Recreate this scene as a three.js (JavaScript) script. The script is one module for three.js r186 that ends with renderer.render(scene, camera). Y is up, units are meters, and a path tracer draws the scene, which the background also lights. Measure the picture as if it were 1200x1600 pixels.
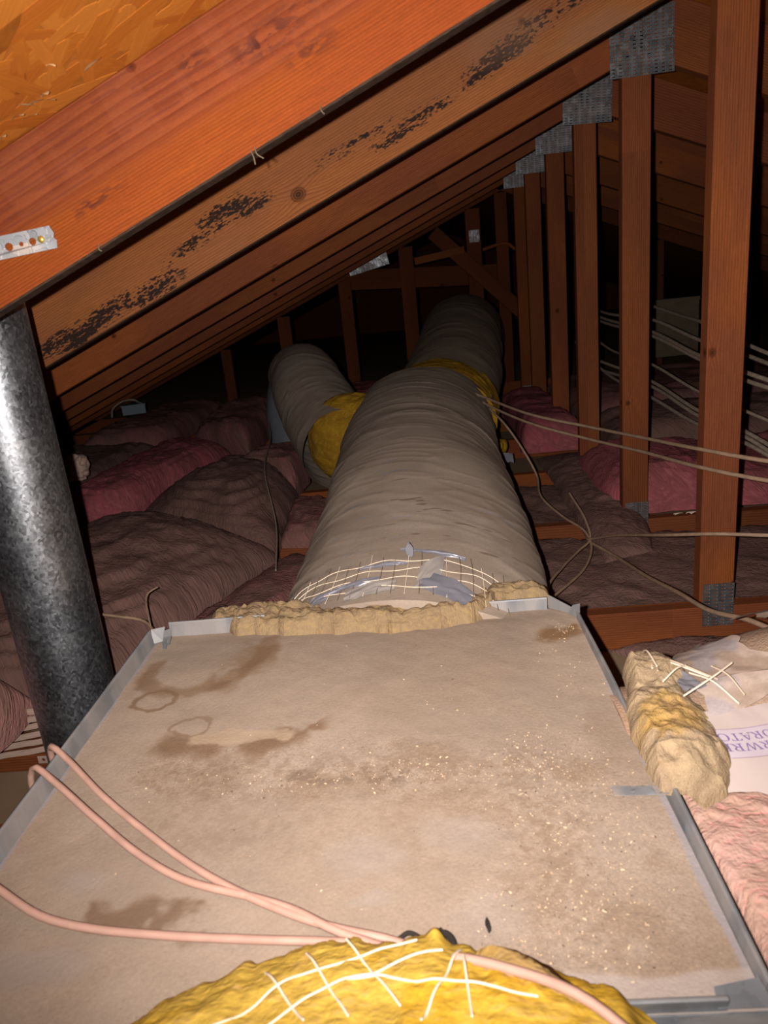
import * as THREE from 'three';
import { mergeGeometries, mergeVertices } from 'three/addons/utils/BufferGeometryUtils.js';

// ---------------------------------------------------------------- camera, light, exposure
const scene = new THREE.Scene();
scene.background = new THREE.Color(0x000000);
const camera = new THREE.PerspectiveCamera(69.27, 1200 / 1600, 0.02, 60);
camera.position.set(0, 0.84, 0);
camera.quaternion.setFromRotationMatrix(new THREE.Matrix4().set(
  0.99454232, 0.08192075, 0.06461081, 0, -0.09754575, 0.94981046, 0.29722874, 0, -0.03701882, -0.30190907, 0.95261772, 0, 0, 0, 0, 1));
camera.focus = 1.6; camera.userData.fStop = 9;
scene.add(camera);
const renderer = new THREE.WebGLRenderer({ antialias: true });
renderer.toneMapping = THREE.LinearToneMapping;
renderer.toneMappingExposure = 1.0;
renderer.shadowMap.enabled = true;
// the only light: the flash of the camera, a hand's breadth left of the lens and slightly above it
const flash = new THREE.SpotLight(0xfff5ee, 10.6, 0, 1.01, 1.0, 2);
flash.position.set(-0.036, 0.852, 0.004);
flash.target.position.set(0.0, 0.64, -1.5);
flash.castShadow = true; flash.shadow.radius = 0.25; flash.shadow.mapSize.set(2048, 2048);
flash.shadow.camera.near = 0.05;
scene.add(flash, flash.target);

// ---------------------------------------------------------------- noise
function rng(seed) { let s = seed >>> 0; return () => { s = (s + 0x6d2b79f5) | 0; let t = Math.imul(s ^ (s >>> 15), 1 | s); t = (t + Math.imul(t ^ (t >>> 7), 61 | t)) ^ t; return ((t ^ (t >>> 14)) >>> 0) / 4294967296; }; }
function hash(x, y, z) { let h = Math.imul(x, 374761393) ^ Math.imul(y, 668265263) ^ Math.imul(z, 2147483647 - 1013); h = Math.imul(h ^ (h >>> 13), 1274126177); h ^= h >>> 16; h = Math.imul(h, 2246822519); return ((h ^ (h >>> 15)) >>> 0) / 4294967296; }
const sm = (t) => t * t * (3 - 2 * t);
function n2(x, y, s = 0) { const i = Math.floor(x), j = Math.floor(y), a = sm(x - i), b = sm(y - j); const p = hash(i, j, s), q = hash(i + 1, j, s), r = hash(i, j + 1, s), t = hash(i + 1, j + 1, s); return (p + (q - p) * a) * (1 - b) + (r + (t - r) * a) * b; }
function n3(x, y, z, s = 0) { const k = Math.floor(z), c = sm(z - k); return n2(x, y, s + k * 57) * (1 - c) + n2(x, y, s + (k + 1) * 57) * c; }
function fbm(x, y, o = 4, s = 0) { let v = 0, a = 0.5, t = 0; for (let i = 0; i < o; i++) { v += a * n2(x, y, s + i * 131); t += a; a *= 0.5; x = x * 2.03 + 7.1; y = y * 2.03 + 3.7; } return v / t; }
function fbm3(x, y, z, o = 3, s = 0) { let v = 0, a = 0.5, t = 0; for (let i = 0; i < o; i++) { v += a * n3(x, y, z, s + i * 131); t += a; a *= 0.5; x = x * 2.03 + 7.1; y = y * 2.03 + 3.7; z = z * 2.03 + 1.3; } return v / t; }
const clamp = (x, a = 0, b = 1) => Math.min(b, Math.max(a, x));
const ss = (a, b, x) => sm(clamp((x - a) / (b - a)));
const lerp = (a, b, t) => a + (b - a) * t;
const mixc = (a, b, t) => [lerp(a[0], b[0], t), lerp(a[1], b[1], t), lerp(a[2], b[2], t)];
const scale = (a, k) => [a[0] * k, a[1] * k, a[2] * k];

// ---------------------------------------------------------------- textures
// f(u, v) -> [sRGB r, g, b (0..255), height 0..1, roughness?]
function makeTex(W, H, f, { srgb = true, rough = false } = {}) {
  const col = new Uint8Array(W * H * 4), bmp = new Uint8Array(W * H * 4), rg = rough ? new Uint8Array(W * H * 4) : null;
  for (let y = 0; y < H; y++) for (let x = 0; x < W; x++) {
    const c = f((x + 0.5) / W, (y + 0.5) / H), o = (y * W + x) * 4;
    for (let k = 0; k < 3; k++) { col[o + k] = clamp(c[k], 0, 255); bmp[o + k] = clamp(c[3] ?? 0.5) * 255; if (rg) rg[o + k] = clamp(c[4] ?? 0.7) * 255; }
    col[o + 3] = bmp[o + 3] = 255; if (rg) rg[o + 3] = 255;
  }
  const mk = (d, s) => { const t = new THREE.DataTexture(d, W, H, THREE.RGBAFormat); t.wrapS = t.wrapT = THREE.RepeatWrapping; t.magFilter = THREE.LinearFilter; t.minFilter = THREE.LinearMipmapLinearFilter; t.generateMipmaps = true; if (s) t.colorSpace = THREE.SRGBColorSpace; t.needsUpdate = true; return t; };
  return { map: mk(col, srgb), bump: mk(bmp, false), rough: rg ? mk(rg, false) : null };
}
function setRepeat(t, su, sv) { for (const k of ['map', 'bump', 'rough']) if (t[k]) t[k].repeat.set(1 / su, 1 / sv); return t; }
const ALB = 0.58; // base colours cut to a little over half to hold back bounced light
function mat(t, o = {}) {
  const { k = ALB, ...rest } = o; delete rest.bumpScale;
  const dry = !rest.metalness && !(t && t.rough) && (rest.roughness ?? 0.85) >= 0.7; // dry dusty wood and fibre hardly shine
  const m = new THREE.MeshPhysicalMaterial({ roughness: 0.85, specularIntensity: dry ? 0.25 : 1, color: new THREE.Color(k, k, k), ...rest });
  if (t) { m.map = t.map; m.bumpMap = t.bump; m.bumpScale = o.bumpScale ?? 0.001; if (t.rough) { m.roughnessMap = t.rough; m.roughness = 1; } }
  m.side = THREE.DoubleSide; return m;
}
// wood: u along the grain, v across, both in metres
function woodFn(seed, o) {
  const { light = [186, 104, 58], dark = [118, 58, 26], spacing = 0.006, knots = [], warm = [176, 92, 62], marks } = o;
  return (u, v) => {
    let vv = v, kn = 0, kd = 0;
    for (const [ku, kv, r] of knots) {
      const du = (u - ku) / 2.1, dv = v - kv, d = Math.hypot(du, dv) / r;
      vv += Math.sign(dv || 1) * r * 0.75 * Math.exp(-d * d * 0.55) * ss(0, 0.4, d);
      const dk = Math.hypot((u - ku) / 1.25, dv) / r;
      if (dk < 1.1) { kn = Math.max(kn, 1 - ss(0.55, 1.0, dk)); kd = dk; }
    }
    const w = 0.020 * (fbm(u * 1.1, v * 5, 3, seed) - 0.5) + 0.0022 * (fbm(u * 9, v * 40, 2, seed + 9) - 0.5);
    const q = (vv + w) / spacing + 2.2 * fbm(v * 14, u * 0.7, 2, seed + 4);
    let t = q - Math.floor(q); t = t * t * (1 - ss(0.9, 1, t));
    t *= 0.5 + 0.6 * fbm(u * 2.5, v * 30, 2, seed + 5);
    const fine = n2(u * 45, v * 1400, seed + 2) - 0.5, fine2 = n2(u * 420, v * 900, seed + 3) - 0.5;
    const bl = fbm(u * 3.2, v * 11, 4, seed + 6);
    let c = mixc(light, warm, ss(0.38, 0.66, bl));
    c = mixc(c, dark, clamp(t * 0.85));
    c = scale(c, 1 + fine * 0.13 + fine2 * 0.07 + (fbm(u * 2, v * 6, 2, seed + 8) - 0.5) * 0.22);
    if (kn) c = mixc(c, scale(dark, 0.9 + 0.28 * Math.sin(kd * 24) - 0.35 * ss(0.5, 0.1, kd)), kn * 0.8);
    let h = 0.55 - t * 0.35 + fine * 0.2;
    if (marks) { const r = marks(u, v, c, h); c = r[0]; h = r[1]; }
    return [c[0], c[1], c[2], h];
  };
}
function gauss(u, v, cu, cv, su, sv) { return Math.exp(-(((u - cu) / su) ** 2) - ((v - cv) / sv) ** 2); }
const woodGeneric = [0, 1, 2].map((i) => {
  const k = [[[0.45, 0.05, 0.011], [1.35, 0.115, 0.008]], [[0.2, 0.1, 0.009], [0.9, 0.03, 0.013], [1.6, 0.14, 0.009]], [[0.6, 0.12, 0.008], [1.1, 0.06, 0.010], [1.75, 0.03, 0.012]]][i];
  const f = woodFn(20 + i * 17, { knots: k, spacing: [0.0055, 0.007, 0.0048][i], light: [[184, 106, 60], [176, 102, 62], [190, 108, 57]][i], dark: [[124, 62, 27], [112, 58, 32], [126, 64, 29]][i], warm: [170, 96, 62] });
  return setRepeat(makeTex(1536, 160, (u, v) => f(u * 2, v * 0.18)), 2, 0.18);
});
const woodMats = woodGeneric.map((t) => mat(t, { roughness: 0.8, bumpScale: 0.0004, k: 0.40 }));
const woodFarDim = mat(woodGeneric[1], { roughness: 0.85, bumpScale: 0.0004, k: 0.27 });  // darker copy for far lumber: the flash fading with distance is in the colour
// first rafter: u = 0..1.1 m from x = -0.62 upslope, v = 0 at the lower edge .. 0.145
const rafterOneTex = (() => {
  const orange = woodFn(301, { light: [204, 104, 36], dark: [144, 58, 14], warm: [198, 96, 38], spacing: 0.0036 });
  const pinky = woodFn(311, { light: [178, 88, 42], dark: [136, 56, 26], warm: [182, 94, 52], spacing: 0.013, knots: [[0.36, 0.137, 0.006]] });
  return setRepeat(makeTex(2048, 320, (a, b) => {
    const u = a * 1.1, v = b * 0.15;
    const e = 0.062 + 0.02 * (fbm(u * 3, 1, 2, 44) - 0.5) + 0.012 * ss(0.7, 1.1, u) - 0.012 * ss(0.3, 0, u);
    const k = ss(e - 0.014, e + 0.018, v);
    const A = k < 1 ? orange(u, v) : null, B = k > 0 ? pinky(u, v) : null;
    let c = k >= 1 ? B : k <= 0 ? A : mixc(A, B, k), h = k >= 1 ? B[3] : k <= 0 ? A[3] : lerp(A[3], B[3], k);
    // broken maroon dashes of the flat grain
    const row = v / 0.0085 + 1.4 * fbm(u * 3, v * 6, 2, 91) + u * 2.2, rr = row - Math.floor(row);
    const dash = ss(0.35, 0.5, rr) * (1 - ss(0.62, 0.8, rr)) * ss(0.5, 0.58, n2(u * 26 + Math.floor(row) * 7.3, Math.floor(row), 77)) * ss(0.052, 0.075, v) * (1 - ss(0.34, 0.62, u));
    c = mixc(c, [140, 66, 48], dash * 0.6);
    const smudge = 0.8 * gauss(u, v, 0.50, 0.088, 0.035, 0.012) + 0.6 * gauss(u, v, 0.42, 0.11, 0.02, 0.008) + 0.7 * gauss(u, v, 0.245, 0.045, 0.03, 0.006) + 0.5 * gauss(u, v, 0.60, 0.10, 0.06, 0.012) + 0.5 * gauss(u, v, 0.54, 0.058, 0.03, 0.01);
    c = mixc(c, [92, 44, 40], clamp(smudge * ss(0.42, 0.62, fbm(u * 90, v * 220, 3, 5))));
    if (v > 0.143) { const q = 0.8 + 0.4 * n2(u * 160, v * 900, 62); return [92 * q, 70 * q, 56 * q, 0.5]; } // weathered lower edge
    const saw = ss(0.60, 0.66, n2(u * 60, v * 3.5, 61)) * ss(0.06, 0.09, v); // sawn cross marks
    c = mixc(c, [206, 124, 96], saw * 0.13);
    return [c[0], c[1], c[2], h];
  }), 1.1, 0.15);
})();
// second rafter: mould patches; u = 0..1.7 m from x = -0.95
const rafterTwoTex = (() => {
  const base = woodFn(411, { light: [178, 110, 60], dark: [118, 66, 34], warm: [166, 104, 64], spacing: 0.0046, knots: [[0.765, 0.034, 0.016], [1.255, 0.088, 0.007]] });
  const P = [[0.31, 0.03, 0.07, 0.016], [0.43, 0.022, 0.06, 0.018], [0.19, 0.03, 0.06, 0.014], [0.235, 0.012, 0.05, 0.008], [0.62, 0.075, 0.05, 0.018], [0.68, 0.06, 0.035, 0.012], [0.98, 0.032, 0.05, 0.010], [1.06, 0.042, 0.05, 0.009], [1.165, 0.05, 0.035, 0.014], [1.22, 0.058, 0.06, 0.012], [0.53, 0.055, 0.05, 0.01], [1.32, 0.075, 0.12, 0.014], [0.9, 0.06, 0.10, 0.012]];
  return setRepeat(makeTex(2048, 224, (a, b) => {
    const u = a * 1.7, v = b * 0.15; let [r, g, bl, h] = base(u, v), c = [r, g, bl];
    let m = 0; P.forEach(([cu, cv, su, sv], i) => { m += (i > 10 ? 0.55 : 1) * gauss(u, v, cu, cv, su, sv); });
    const sp = 0.42 * fbm(u * 30, v * 180, 4, 17) + 0.58 * fbm(u * 170, v * 430, 2, 19);
    const k = ss(0.56, 0.72, sp + 0.30 * clamp(m) - 0.06) * ss(0.05, 0.4, m);
    c = mixc(c, [40, 28, 26], k * 0.9);
    if (v > 0.143) { const q = 0.8 + 0.4 * n2(u * 160, v * 900, 63); return [80 * q, 58 * q, 44 * q, 0.5]; }
    const grey = ss(0.45, 0.7, fbm(u * 5, v * 9, 3, 23)) * ss(0.5, 0.75, u);
    c = mixc(c, [150, 118, 96], grey * 0.45);
    return [c[0], c[1], c[2], h];
  }), 1.7, 0.15);
})();
// pressed strand board
const osbTex = setRepeat((() => {
  const W = 1024, cv = document.createElement('canvas'); cv.width = cv.height = W; const g = cv.getContext('2d'), R = rng(5);
  g.fillStyle = 'rgb(188,112,48)'; g.fillRect(0, 0, W, W);
  for (let i = 0; i < 900; i++) {
    const x = R() * W, y = R() * W, l = 60 + R() * 150, w = 14 + R() * 42, a = (R() < 0.7 ? 0.5 : 2.0) + (R() - 0.5) * 1.3, k = 0.86 + R() * 0.3;
    g.save(); g.translate(x, y); g.rotate(a); g.globalAlpha = 0.55 + R() * 0.4;
    g.fillStyle = `rgb(${[192, 114, 43].map((c, q) => Math.round(c * (0.9 + (k - 0.86) * 0.6) * (q === 2 ? 0.85 + R() * 0.35 : 1))).join(',')})`;
    g.beginPath(); g.moveTo(-l / 2, -w / 2 + R() * 8); for (let q = 1; q <= 5; q++) g.lineTo(-l / 2 + l * q / 5, -w / 2 + R() * 9); g.lineTo(l / 2 + R() * 18, 0); for (let q = 5; q >= 0; q--) g.lineTo(-l / 2 + l * q / 5, w / 2 - R() * 9); g.closePath(); g.fill();
    g.strokeStyle = 'rgba(140,78,30,0.25)'; g.lineWidth = 1.2; g.stroke(); g.globalAlpha = 0.14; g.strokeStyle = 'rgb(120,66,24)'; g.lineWidth = 0.8;
    for (let q = 0; q < 7; q++) { const yy = -w / 2 + w * R(); g.beginPath(); g.moveTo(-l / 2, yy); g.lineTo(l / 2, yy + (R() - 0.5) * 5); g.stroke(); }
    g.restore();
  }
  const d = g.getImageData(0, 0, W, W).data;
  return makeTex(W, W, (u, v) => { const o = ((Math.min(W - 1, v * W | 0)) * W + (Math.min(W - 1, u * W | 0))) * 4; return [d[o], d[o + 1], d[o + 2], (d[o] + d[o + 1]) / 420]; });
})(), 0.6, 0.6);
const osbMat = mat(osbTex, { roughness: 0.75, bumpScale: 0.0006, k: 0.52, color: new THREE.Color(0.54, 0.53, 0.44) });
const strandMats = [[193, 115, 44], [188, 110, 40], [198, 122, 50], [184, 104, 38], [206, 136, 66]].map((c, i) => {
  const t = makeTex(128, 64, (u, v) => { const k = 0.93 + 0.12 * fbm(u * 3, v * 26, 3, 600 + i) + 0.05 * n2(u * 2, v * 60, 3); return [c[0] * k, c[1] * k, c[2] * k, 0.5 + 0.3 * n2(u * 2, v * 40, i)]; });
  setRepeat(t, 0.1, 0.05); return mat(t, { roughness: 0.72, bumpScale: 0.0003, color: new THREE.Color(0.56, 0.54, 0.46) });
});
const splinterMat = mat(makeTex(64, 32, (u, v) => { const k = 0.9 + 0.2 * n2(u * 2, v * 20, 4); return [238 * k, 196 * k, 140 * k, 0.5]; }), { roughness: 0.8 });
// galvanised sheet with spangle
function galvTex(seed, cell, dust, dustCol, con = 1) {
  return makeTex(512, 512, (u, v) => {
    const S = 768 / cell, wx = u * S + 1.2 * fbm(u * 30, v * 30, 2, seed), wy = v * S * 0.8 + 1.2 * fbm(u * 30 + 9, v * 30, 2, seed); let best = 9, id = 0, second = 9;
    const i = Math.floor(wx), j = Math.floor(wy);
    for (let a = -1; a <= 1; a++) for (let b = -1; b <= 1; b++) { const px = i + a + hash(i + a, j + b, seed), py = j + b + hash(i + a, j + b, seed + 1), d = Math.hypot((wx - px), (wy - py)); if (d < best) { second = best; best = d; id = hash(i + a, j + b, seed + 2); } else if (d < second) second = d; }
    let k = 0.91 + con * 0.26 * (id - 0.5) + 0.3 * (fbm(u * 6, v * 6, 3, seed + 7) - 0.5);
    let c = [150 * k, 154 * k, 160 * k]; let r = 0.28 + 0.12 * con * hash(Math.floor(id * 997), 3, 5) + 0.1 * n2(u * 300, v * 300, 9);
    const dd = dust * ss(0.35, 0.75, fbm(u * 5, v * 5, 4, seed + 12)) ; c = mixc(c, dustCol, dd); r = lerp(r, 0.85, dd);
    return [c[0], c[1], c[2], id, r];
  }, { rough: true });
}
const pipeMat = mat(setRepeat(galvTex(70, 9, 0.15, [120, 116, 112], 1.25), 0.33, 0.33), { metalness: 0.95, bumpScale: 0.00003, k: 0.9 });
const boxMetalMat = mat(setRepeat(galvTex(71, 30, 0.5, [190, 176, 166], 0.3), 0.3, 0.3), { metalness: 0.12, bumpScale: 0.00003, k: 0.62 });
const plateMat = mat(setRepeat(galvTex(72, 40, 0.25, [140, 124, 118]), 0.2, 0.2), { metalness: 0.75, bumpScale: 0.00003, k: 0.62 });
const strapMat = mat(setRepeat(galvTex(73, 60, 0.6, [206, 180, 158], 0.3), 0.2, 0.2), { metalness: 0.15, k: 0.7 });
// fibreglass
function woolTex(seed, c1, c2, c3, d = 0.5) {
  return makeTex(448, 448, (u, v) => {
    const x = u * 22, y = v * 22, w = fbm(x * 0.5, y * 0.5, 3, seed);
    const a = fbm(x * 0.32 + w, y * 0.32, 4, seed + 3), f = fbm(x * 2.4 + 5 * w, y * 6.5 + 3 * w, 3, seed + 5), g = n2(u * 420, v * 420, seed + 8);
    let c = mixc(c1, c2, ss(d - 0.12, d + 0.12, a)); c = mixc(c, c3, ss(0.55, 0.78, f) * 0.55);
    c = scale(c, 0.9 + 0.14 * f + 0.1 * (g - 0.3));
    return [c[0], c[1], c[2], 0.40 * f + 0.25 * a + 0.2 * g + 0.15 * n2(u * 200 + 5 * w, v * 90, seed + 9)];
  });
}
const WM = (t, o = {}) => mat(setRepeat(t, 0.55, 0.55), { roughness: 1, bumpScale: 0.006, ...o });
const woolDusty = WM(woolTex(101, [150, 114, 106], [140, 108, 98], [120, 92, 84]));
const woolMixed = WM(woolTex(111, [162, 112, 108], [144, 108, 98], [172, 108, 110], 0.52));
const woolNear = WM(woolTex(115, [170, 124, 118], [158, 122, 112], [180, 118, 118], 0.52), { k: 0.8 });
const woolPink = WM(woolTex(121, [196, 104, 114], [178, 102, 106], [206, 124, 128]));
const woolPale = WM(woolTex(131, [216, 176, 162], [206, 168, 150], [222, 150, 144], 0.5), { k: 0.74, bumpScale: 0.004 });
const woolTan = WM(woolTex(141, [196, 166, 122], [184, 156, 120], [206, 176, 120]), { bumpScale: 0.004 });
const woolTanYellow = WM(woolTex(151, [206, 168, 110], [216, 176, 92], [190, 158, 118], 0.55), { bumpScale: 0.004 });
const woolYellow = WM(woolTex(161, [246, 194, 58], [248, 206, 90], [234, 190, 118], 0.45), { bumpScale: 0.003, k: 0.55 });
const woolAmber = WM(woolTex(171, [196, 150, 38], [178, 136, 40], [204, 164, 66], 0.5), { bumpScale: 0.004 });
// duct jacket: dusty grey film; dust is missing in streaks round the folds
const jacketTex = setRepeat(makeTex(768, 768, (u, v) => {
  const w = fbm(u * 3, v * 4, 3, 31), f = fbm(u * 8 + w * 4, v * 46 + 6 * w, 3, 33), g = n2(u * 500, v * 500, 35), b = fbm(u * 6, v * 6, 4, 37);
  let c = mixc([190, 172, 155], [179, 160, 143], ss(0.35, 0.65, b));
  const film = ss(0.71, 0.80, f) * ss(0.45, 0.6, fbm(u * 5 + 3, v * 5, 2, 39));
  c = mixc(c, [186, 184, 192], film * 0.55);
  const scuff = ss(0.72, 0.8, fbm(u * 14, v * 60, 3, 43)) * ss(0.5, 0.62, fbm(u * 4, v * 4, 2, 41));
  c = mixc(c, [120, 98, 80], scuff * 0.6); c = scale(c, 0.96 + g * 0.08);
  return [c[0], c[1], c[2], 0.12 * f + 0.3 * b + 0.03 * g, lerp(0.72, 0.35, film)];
}, { rough: true }), 0.8, 0.8);
const jacketMat = mat(jacketTex, { bumpScale: 0.003, k: 0.64 });
const jacketBranchDim = mat(jacketTex, { bumpScale: 0.003, k: 0.48 }), jacketFarDim = mat(jacketTex, { bumpScale: 0.003, color: new THREE.Color(0.36, 0.35, 0.31) });  // branch and far duct jackets darkened to deepen the falloff of the flash
const filmMat = new THREE.MeshStandardMaterial({ color: new THREE.Color().setRGB(0.24, 0.24, 0.28), roughness: 0.34, metalness: 0.3, side: THREE.DoubleSide });
const filmPaleMat = new THREE.MeshStandardMaterial({ color: new THREE.Color().setRGB(0.33, 0.30, 0.28), roughness: 0.42, metalness: 0.1, side: THREE.DoubleSide });
const threadMat = new THREE.MeshStandardMaterial({ color: new THREE.Color().setRGB(0.72, 0.60, 0.46), roughness: 0.8 });
const threadTan = new THREE.MeshStandardMaterial({ color: new THREE.Color().setRGB(0.45, 0.36, 0.26), roughness: 0.8 });
const threadShadeMat = new THREE.MeshStandardMaterial({ color: new THREE.Color().setRGB(0.20, 0.15, 0.10), roughness: 0.8 });  // darker copy of the thread colour, with shade put into it
const cableTex = setRepeat(makeTex(256, 64, (u, v) => { const k = 0.92 + 0.14 * fbm(u * 18, v * 5, 3, 8); return [222 * k, 176 * k, 158 * k, 0.5]; }), 0.3, 0.03);
const cablePink = mat(cableTex, { roughness: 0.6 });
const cableDusty = mat(setRepeat(makeTex(256, 64, (u, v) => { const k = 0.85 + 0.25 * fbm(u * 26, v * 5, 3, 18); return [176 * k, 146 * k, 122 * k, 0.5]; }), 0.3, 0.03), { roughness: 0.75 });
const cableGrey = mat(setRepeat(makeTex(256, 64, (u, v) => { const k = 0.8 + 0.3 * fbm(u * 26, v * 5, 3, 28); return [176 * k, 158 * k, 140 * k, 0.5]; }), 0.3, 0.03), { roughness: 0.75 });
const cableBlack = new THREE.MeshStandardMaterial({ color: 0x1c1614, roughness: 0.7 });
const blackMat = new THREE.MeshStandardMaterial({ color: 0x201814, roughness: 0.9 });
const gypsumMat = mat(setRepeat(makeTex(256, 256, (u, v) => { const k = 0.92 + 0.12 * fbm(u * 9, v * 9, 4, 55); return [176 * k, 148 * k, 120 * k, 0.5]; }), 0.5, 0.5), { roughness: 0.95 });
const whiteMat = mat(makeTex(64, 64, (u, v) => { const k = 0.85 + 0.2 * fbm(u * 6, v * 6, 3, 66); return [216 * k, 186 * k, 170 * k, k]; }), { roughness: 0.9 });
const panelMat = mat(setRepeat(makeTex(128, 128, (u, v) => { const k = 0.88 + 0.2 * fbm(u * 4, v * 9, 3, 68); return [170 * k, 152 * k, 124 * k, k]; }), 0.5, 0.5), { roughness: 0.9, k: 0.3 });
const blueMat = new THREE.MeshStandardMaterial({ color: new THREE.Color().setRGB(0.09, 0.13, 0.16), roughness: 0.6 });
const nailMat = new THREE.MeshStandardMaterial({ color: 0xb99a48, metalness: 0.8, roughness: 0.35 });

// ---------------------------------------------------------------- scene helpers
const used = {};
function numbered(n) { const k = used[n] = (used[n] ?? -1) + 1; return k ? n + '_' + String(k).padStart(3, '0') : n; }
function tag(o, label, category, group) { o.userData.label = label; o.userData.category = category; if (group) o.userData.group = group; return o; }
function thing(name, label, category, pos = [0, 0, 0], group) { const g = new THREE.Group(); g.name = numbered(name); g.position.set(...pos); scene.add(g); return tag(g, label, category, group); }
function mesh(name, geo, m, parent, label) { const o = new THREE.Mesh(geo, m); o.name = parent ? name : numbered(name); o.castShadow = o.receiveShadow = true; (parent || scene).add(o); if (label) o.userData.label = label; if (parent?.isGroup && parent.parent === scene && (parent.position.x || parent.position.y || parent.position.z)) o.position.sub(parent.position); return o; }
function struct(name, geo, m) { const o = mesh(name, geo, m); o.userData.kind = 'structure'; return o; }
const V = (a) => new THREE.Vector3(a[0], a[1], a[2]);
// chamfered board from a to b; h across in 'up', t across the rest; uv in metres
function board(a, b, h, t, up = [0, 1, 0], uo = 0, vo = 0, ev = null, ch = 0.0022) {
  const A = V(a), B = V(b), d = B.clone().sub(A), L = d.length(); d.normalize();
  const s = d.clone().cross(V(up)).normalize(), n = s.clone().cross(d).normalize();
  const y = h / 2, x = t / 2, c = ch;
  const prof = [[-x + c, -y], [x - c, -y], [x, -y + c], [x, y - c], [x - c, y], [-x + c, y], [-x, y - c], [-x, -y + c]];
  const pos = [], uv = [], at = (p, l) => A.clone().addScaledVector(d, l).addScaledVector(s, p[0]).addScaledVector(n, p[1]);
  const tri = (P, U) => P.forEach((p, i) => { pos.push(p.x, p.y, p.z); uv.push(U[i][0], U[i][1]); });
  let run = 0;
  for (let i = 0; i < 8; i++) {
    const p = prof[i], q = prof[(i + 1) % 8], w = Math.hypot(p[0] - q[0], p[1] - q[1]);
    const side = i === 2 || i === 6; const v0 = side ? vo + p[1] + y : vo + run, v1 = side ? vo + q[1] + y : vo + run + w; run += w;
    const rim = ev !== null && (i < 2 || i === 7), w0 = rim ? ev - 0.0018 : v0, w1 = rim ? ev + 0.0018 : v1;
    const P = [at(p, 0), at(q, 0), at(q, L), at(p, L)], U = [[uo, w0], [uo, w1], [uo + L, w1], [uo + L, w0]];
    tri([P[0], P[1], P[2]], [U[0], U[1], U[2]]); tri([P[0], P[2], P[3]], [U[0], U[2], U[3]]);
  }
  for (const l of [0, L]) for (let i = 1; i < 7; i++) { const q = [prof[0], prof[i], prof[i + 1]]; if (l === 0) q.reverse(); tri(q.map((p) => at(p, l)), q.map((p) => [uo + p[1] * 0.3, vo + p[0]])); }
  const g = new THREE.BufferGeometry(); g.setAttribute('position', new THREE.Float32BufferAttribute(pos, 3)); g.setAttribute('uv', new THREE.Float32BufferAttribute(uv, 2)); g.computeVertexNormals(); return g;
}
function gridGeo(nu, nv, f, uvf, closeV = false) { // f(i/nu, j/nv) -> Vector3
  const pos = [], uv = [], idx = [];
  for (let i = 0; i <= nu; i++) for (let j = 0; j <= nv; j++) { const p = f(i / nu, j / nv); pos.push(p.x, p.y, p.z); const q = uvf ? uvf(i / nu, j / nv, p) : [i / nu, j / nv]; uv.push(q[0], q[1]); }
  for (let i = 0; i < nu; i++) for (let j = 0; j < nv; j++) { const a = i * (nv + 1) + j, b = a + nv + 1; idx.push(a, a + 1, b, b, a + 1, b + 1); }
  const g = new THREE.BufferGeometry(); g.setAttribute('position', new THREE.Float32BufferAttribute(pos, 3)); g.setAttribute('uv', new THREE.Float32BufferAttribute(uv, 2)); g.setIndex(idx); g.computeVertexNormals();
  if (closeV) { const nn = g.attributes.normal; for (let i = 0; i <= nu; i++) { const a = i * (nv + 1), b = a + nv; const x = nn.getX(a) + nn.getX(b), y = nn.getY(a) + nn.getY(b), z = nn.getZ(a) + nn.getZ(b), l = Math.hypot(x, y, z) || 1; nn.setXYZ(a, x / l, y / l, z / l); nn.setXYZ(b, x / l, y / l, z / l); } }
  return g;
}
// sweep: centre curve, half sizes (a sideways, b upwards) by t, radial displacement by (s metres, theta)
function sweepFn(pts, rad, disp, upright = true) {
  const c = new THREE.CatmullRomCurve3(pts.map(V)), L = c.getLength(), N = 200; c.arcLengthDivisions = 400; c.updateArcLengths();
  const fr = upright ? null : c.computeFrenetFrames(N, false);
  return { L, f: (t, th, off = 0) => {
    const p = c.getPointAt(t), d = c.getTangentAt(t); let s, n;
    if (upright) { s = d.clone().cross(new THREE.Vector3(0, 1, 0)).normalize(); n = s.clone().cross(d).normalize(); } else { const k = Math.round(t * N); s = fr.normals[k].clone(); n = fr.binormals[k].clone(); }
    const [a, b] = rad(t), q = 1 + (disp ? disp(t * L, th, t) : 0) / Math.max(a, b), e = off;
    return p.addScaledVector(s, Math.cos(th) * (a * q + e)).addScaledVector(n, Math.sin(th) * (b * q + e));
  } };
}
function sweep(pts, rad, nS, nT, disp, { upright = true, caps = true } = {}) {
  const S = sweepFn(pts, rad, disp, upright), r0 = rad(0.5)[0];
  const g = gridGeo(nS, nT, (i, j) => S.f(i, (j % 1) * Math.PI * 2), (i, j) => [j * Math.PI * 2 * r0, i * S.L], true);
  if (!caps) return g;
  const parts = [g];
  for (const t of [0, 1]) { const m = S.f(t, 0).add(S.f(t, Math.PI)).multiplyScalar(0.5); parts.push(gridGeo(6, nT, (i, j) => m.clone().lerp(S.f(t, (j % 1) * Math.PI * 2), i), (i, j, p) => [p.x, p.y])); }
  return mergeGeometries(parts);
}
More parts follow.
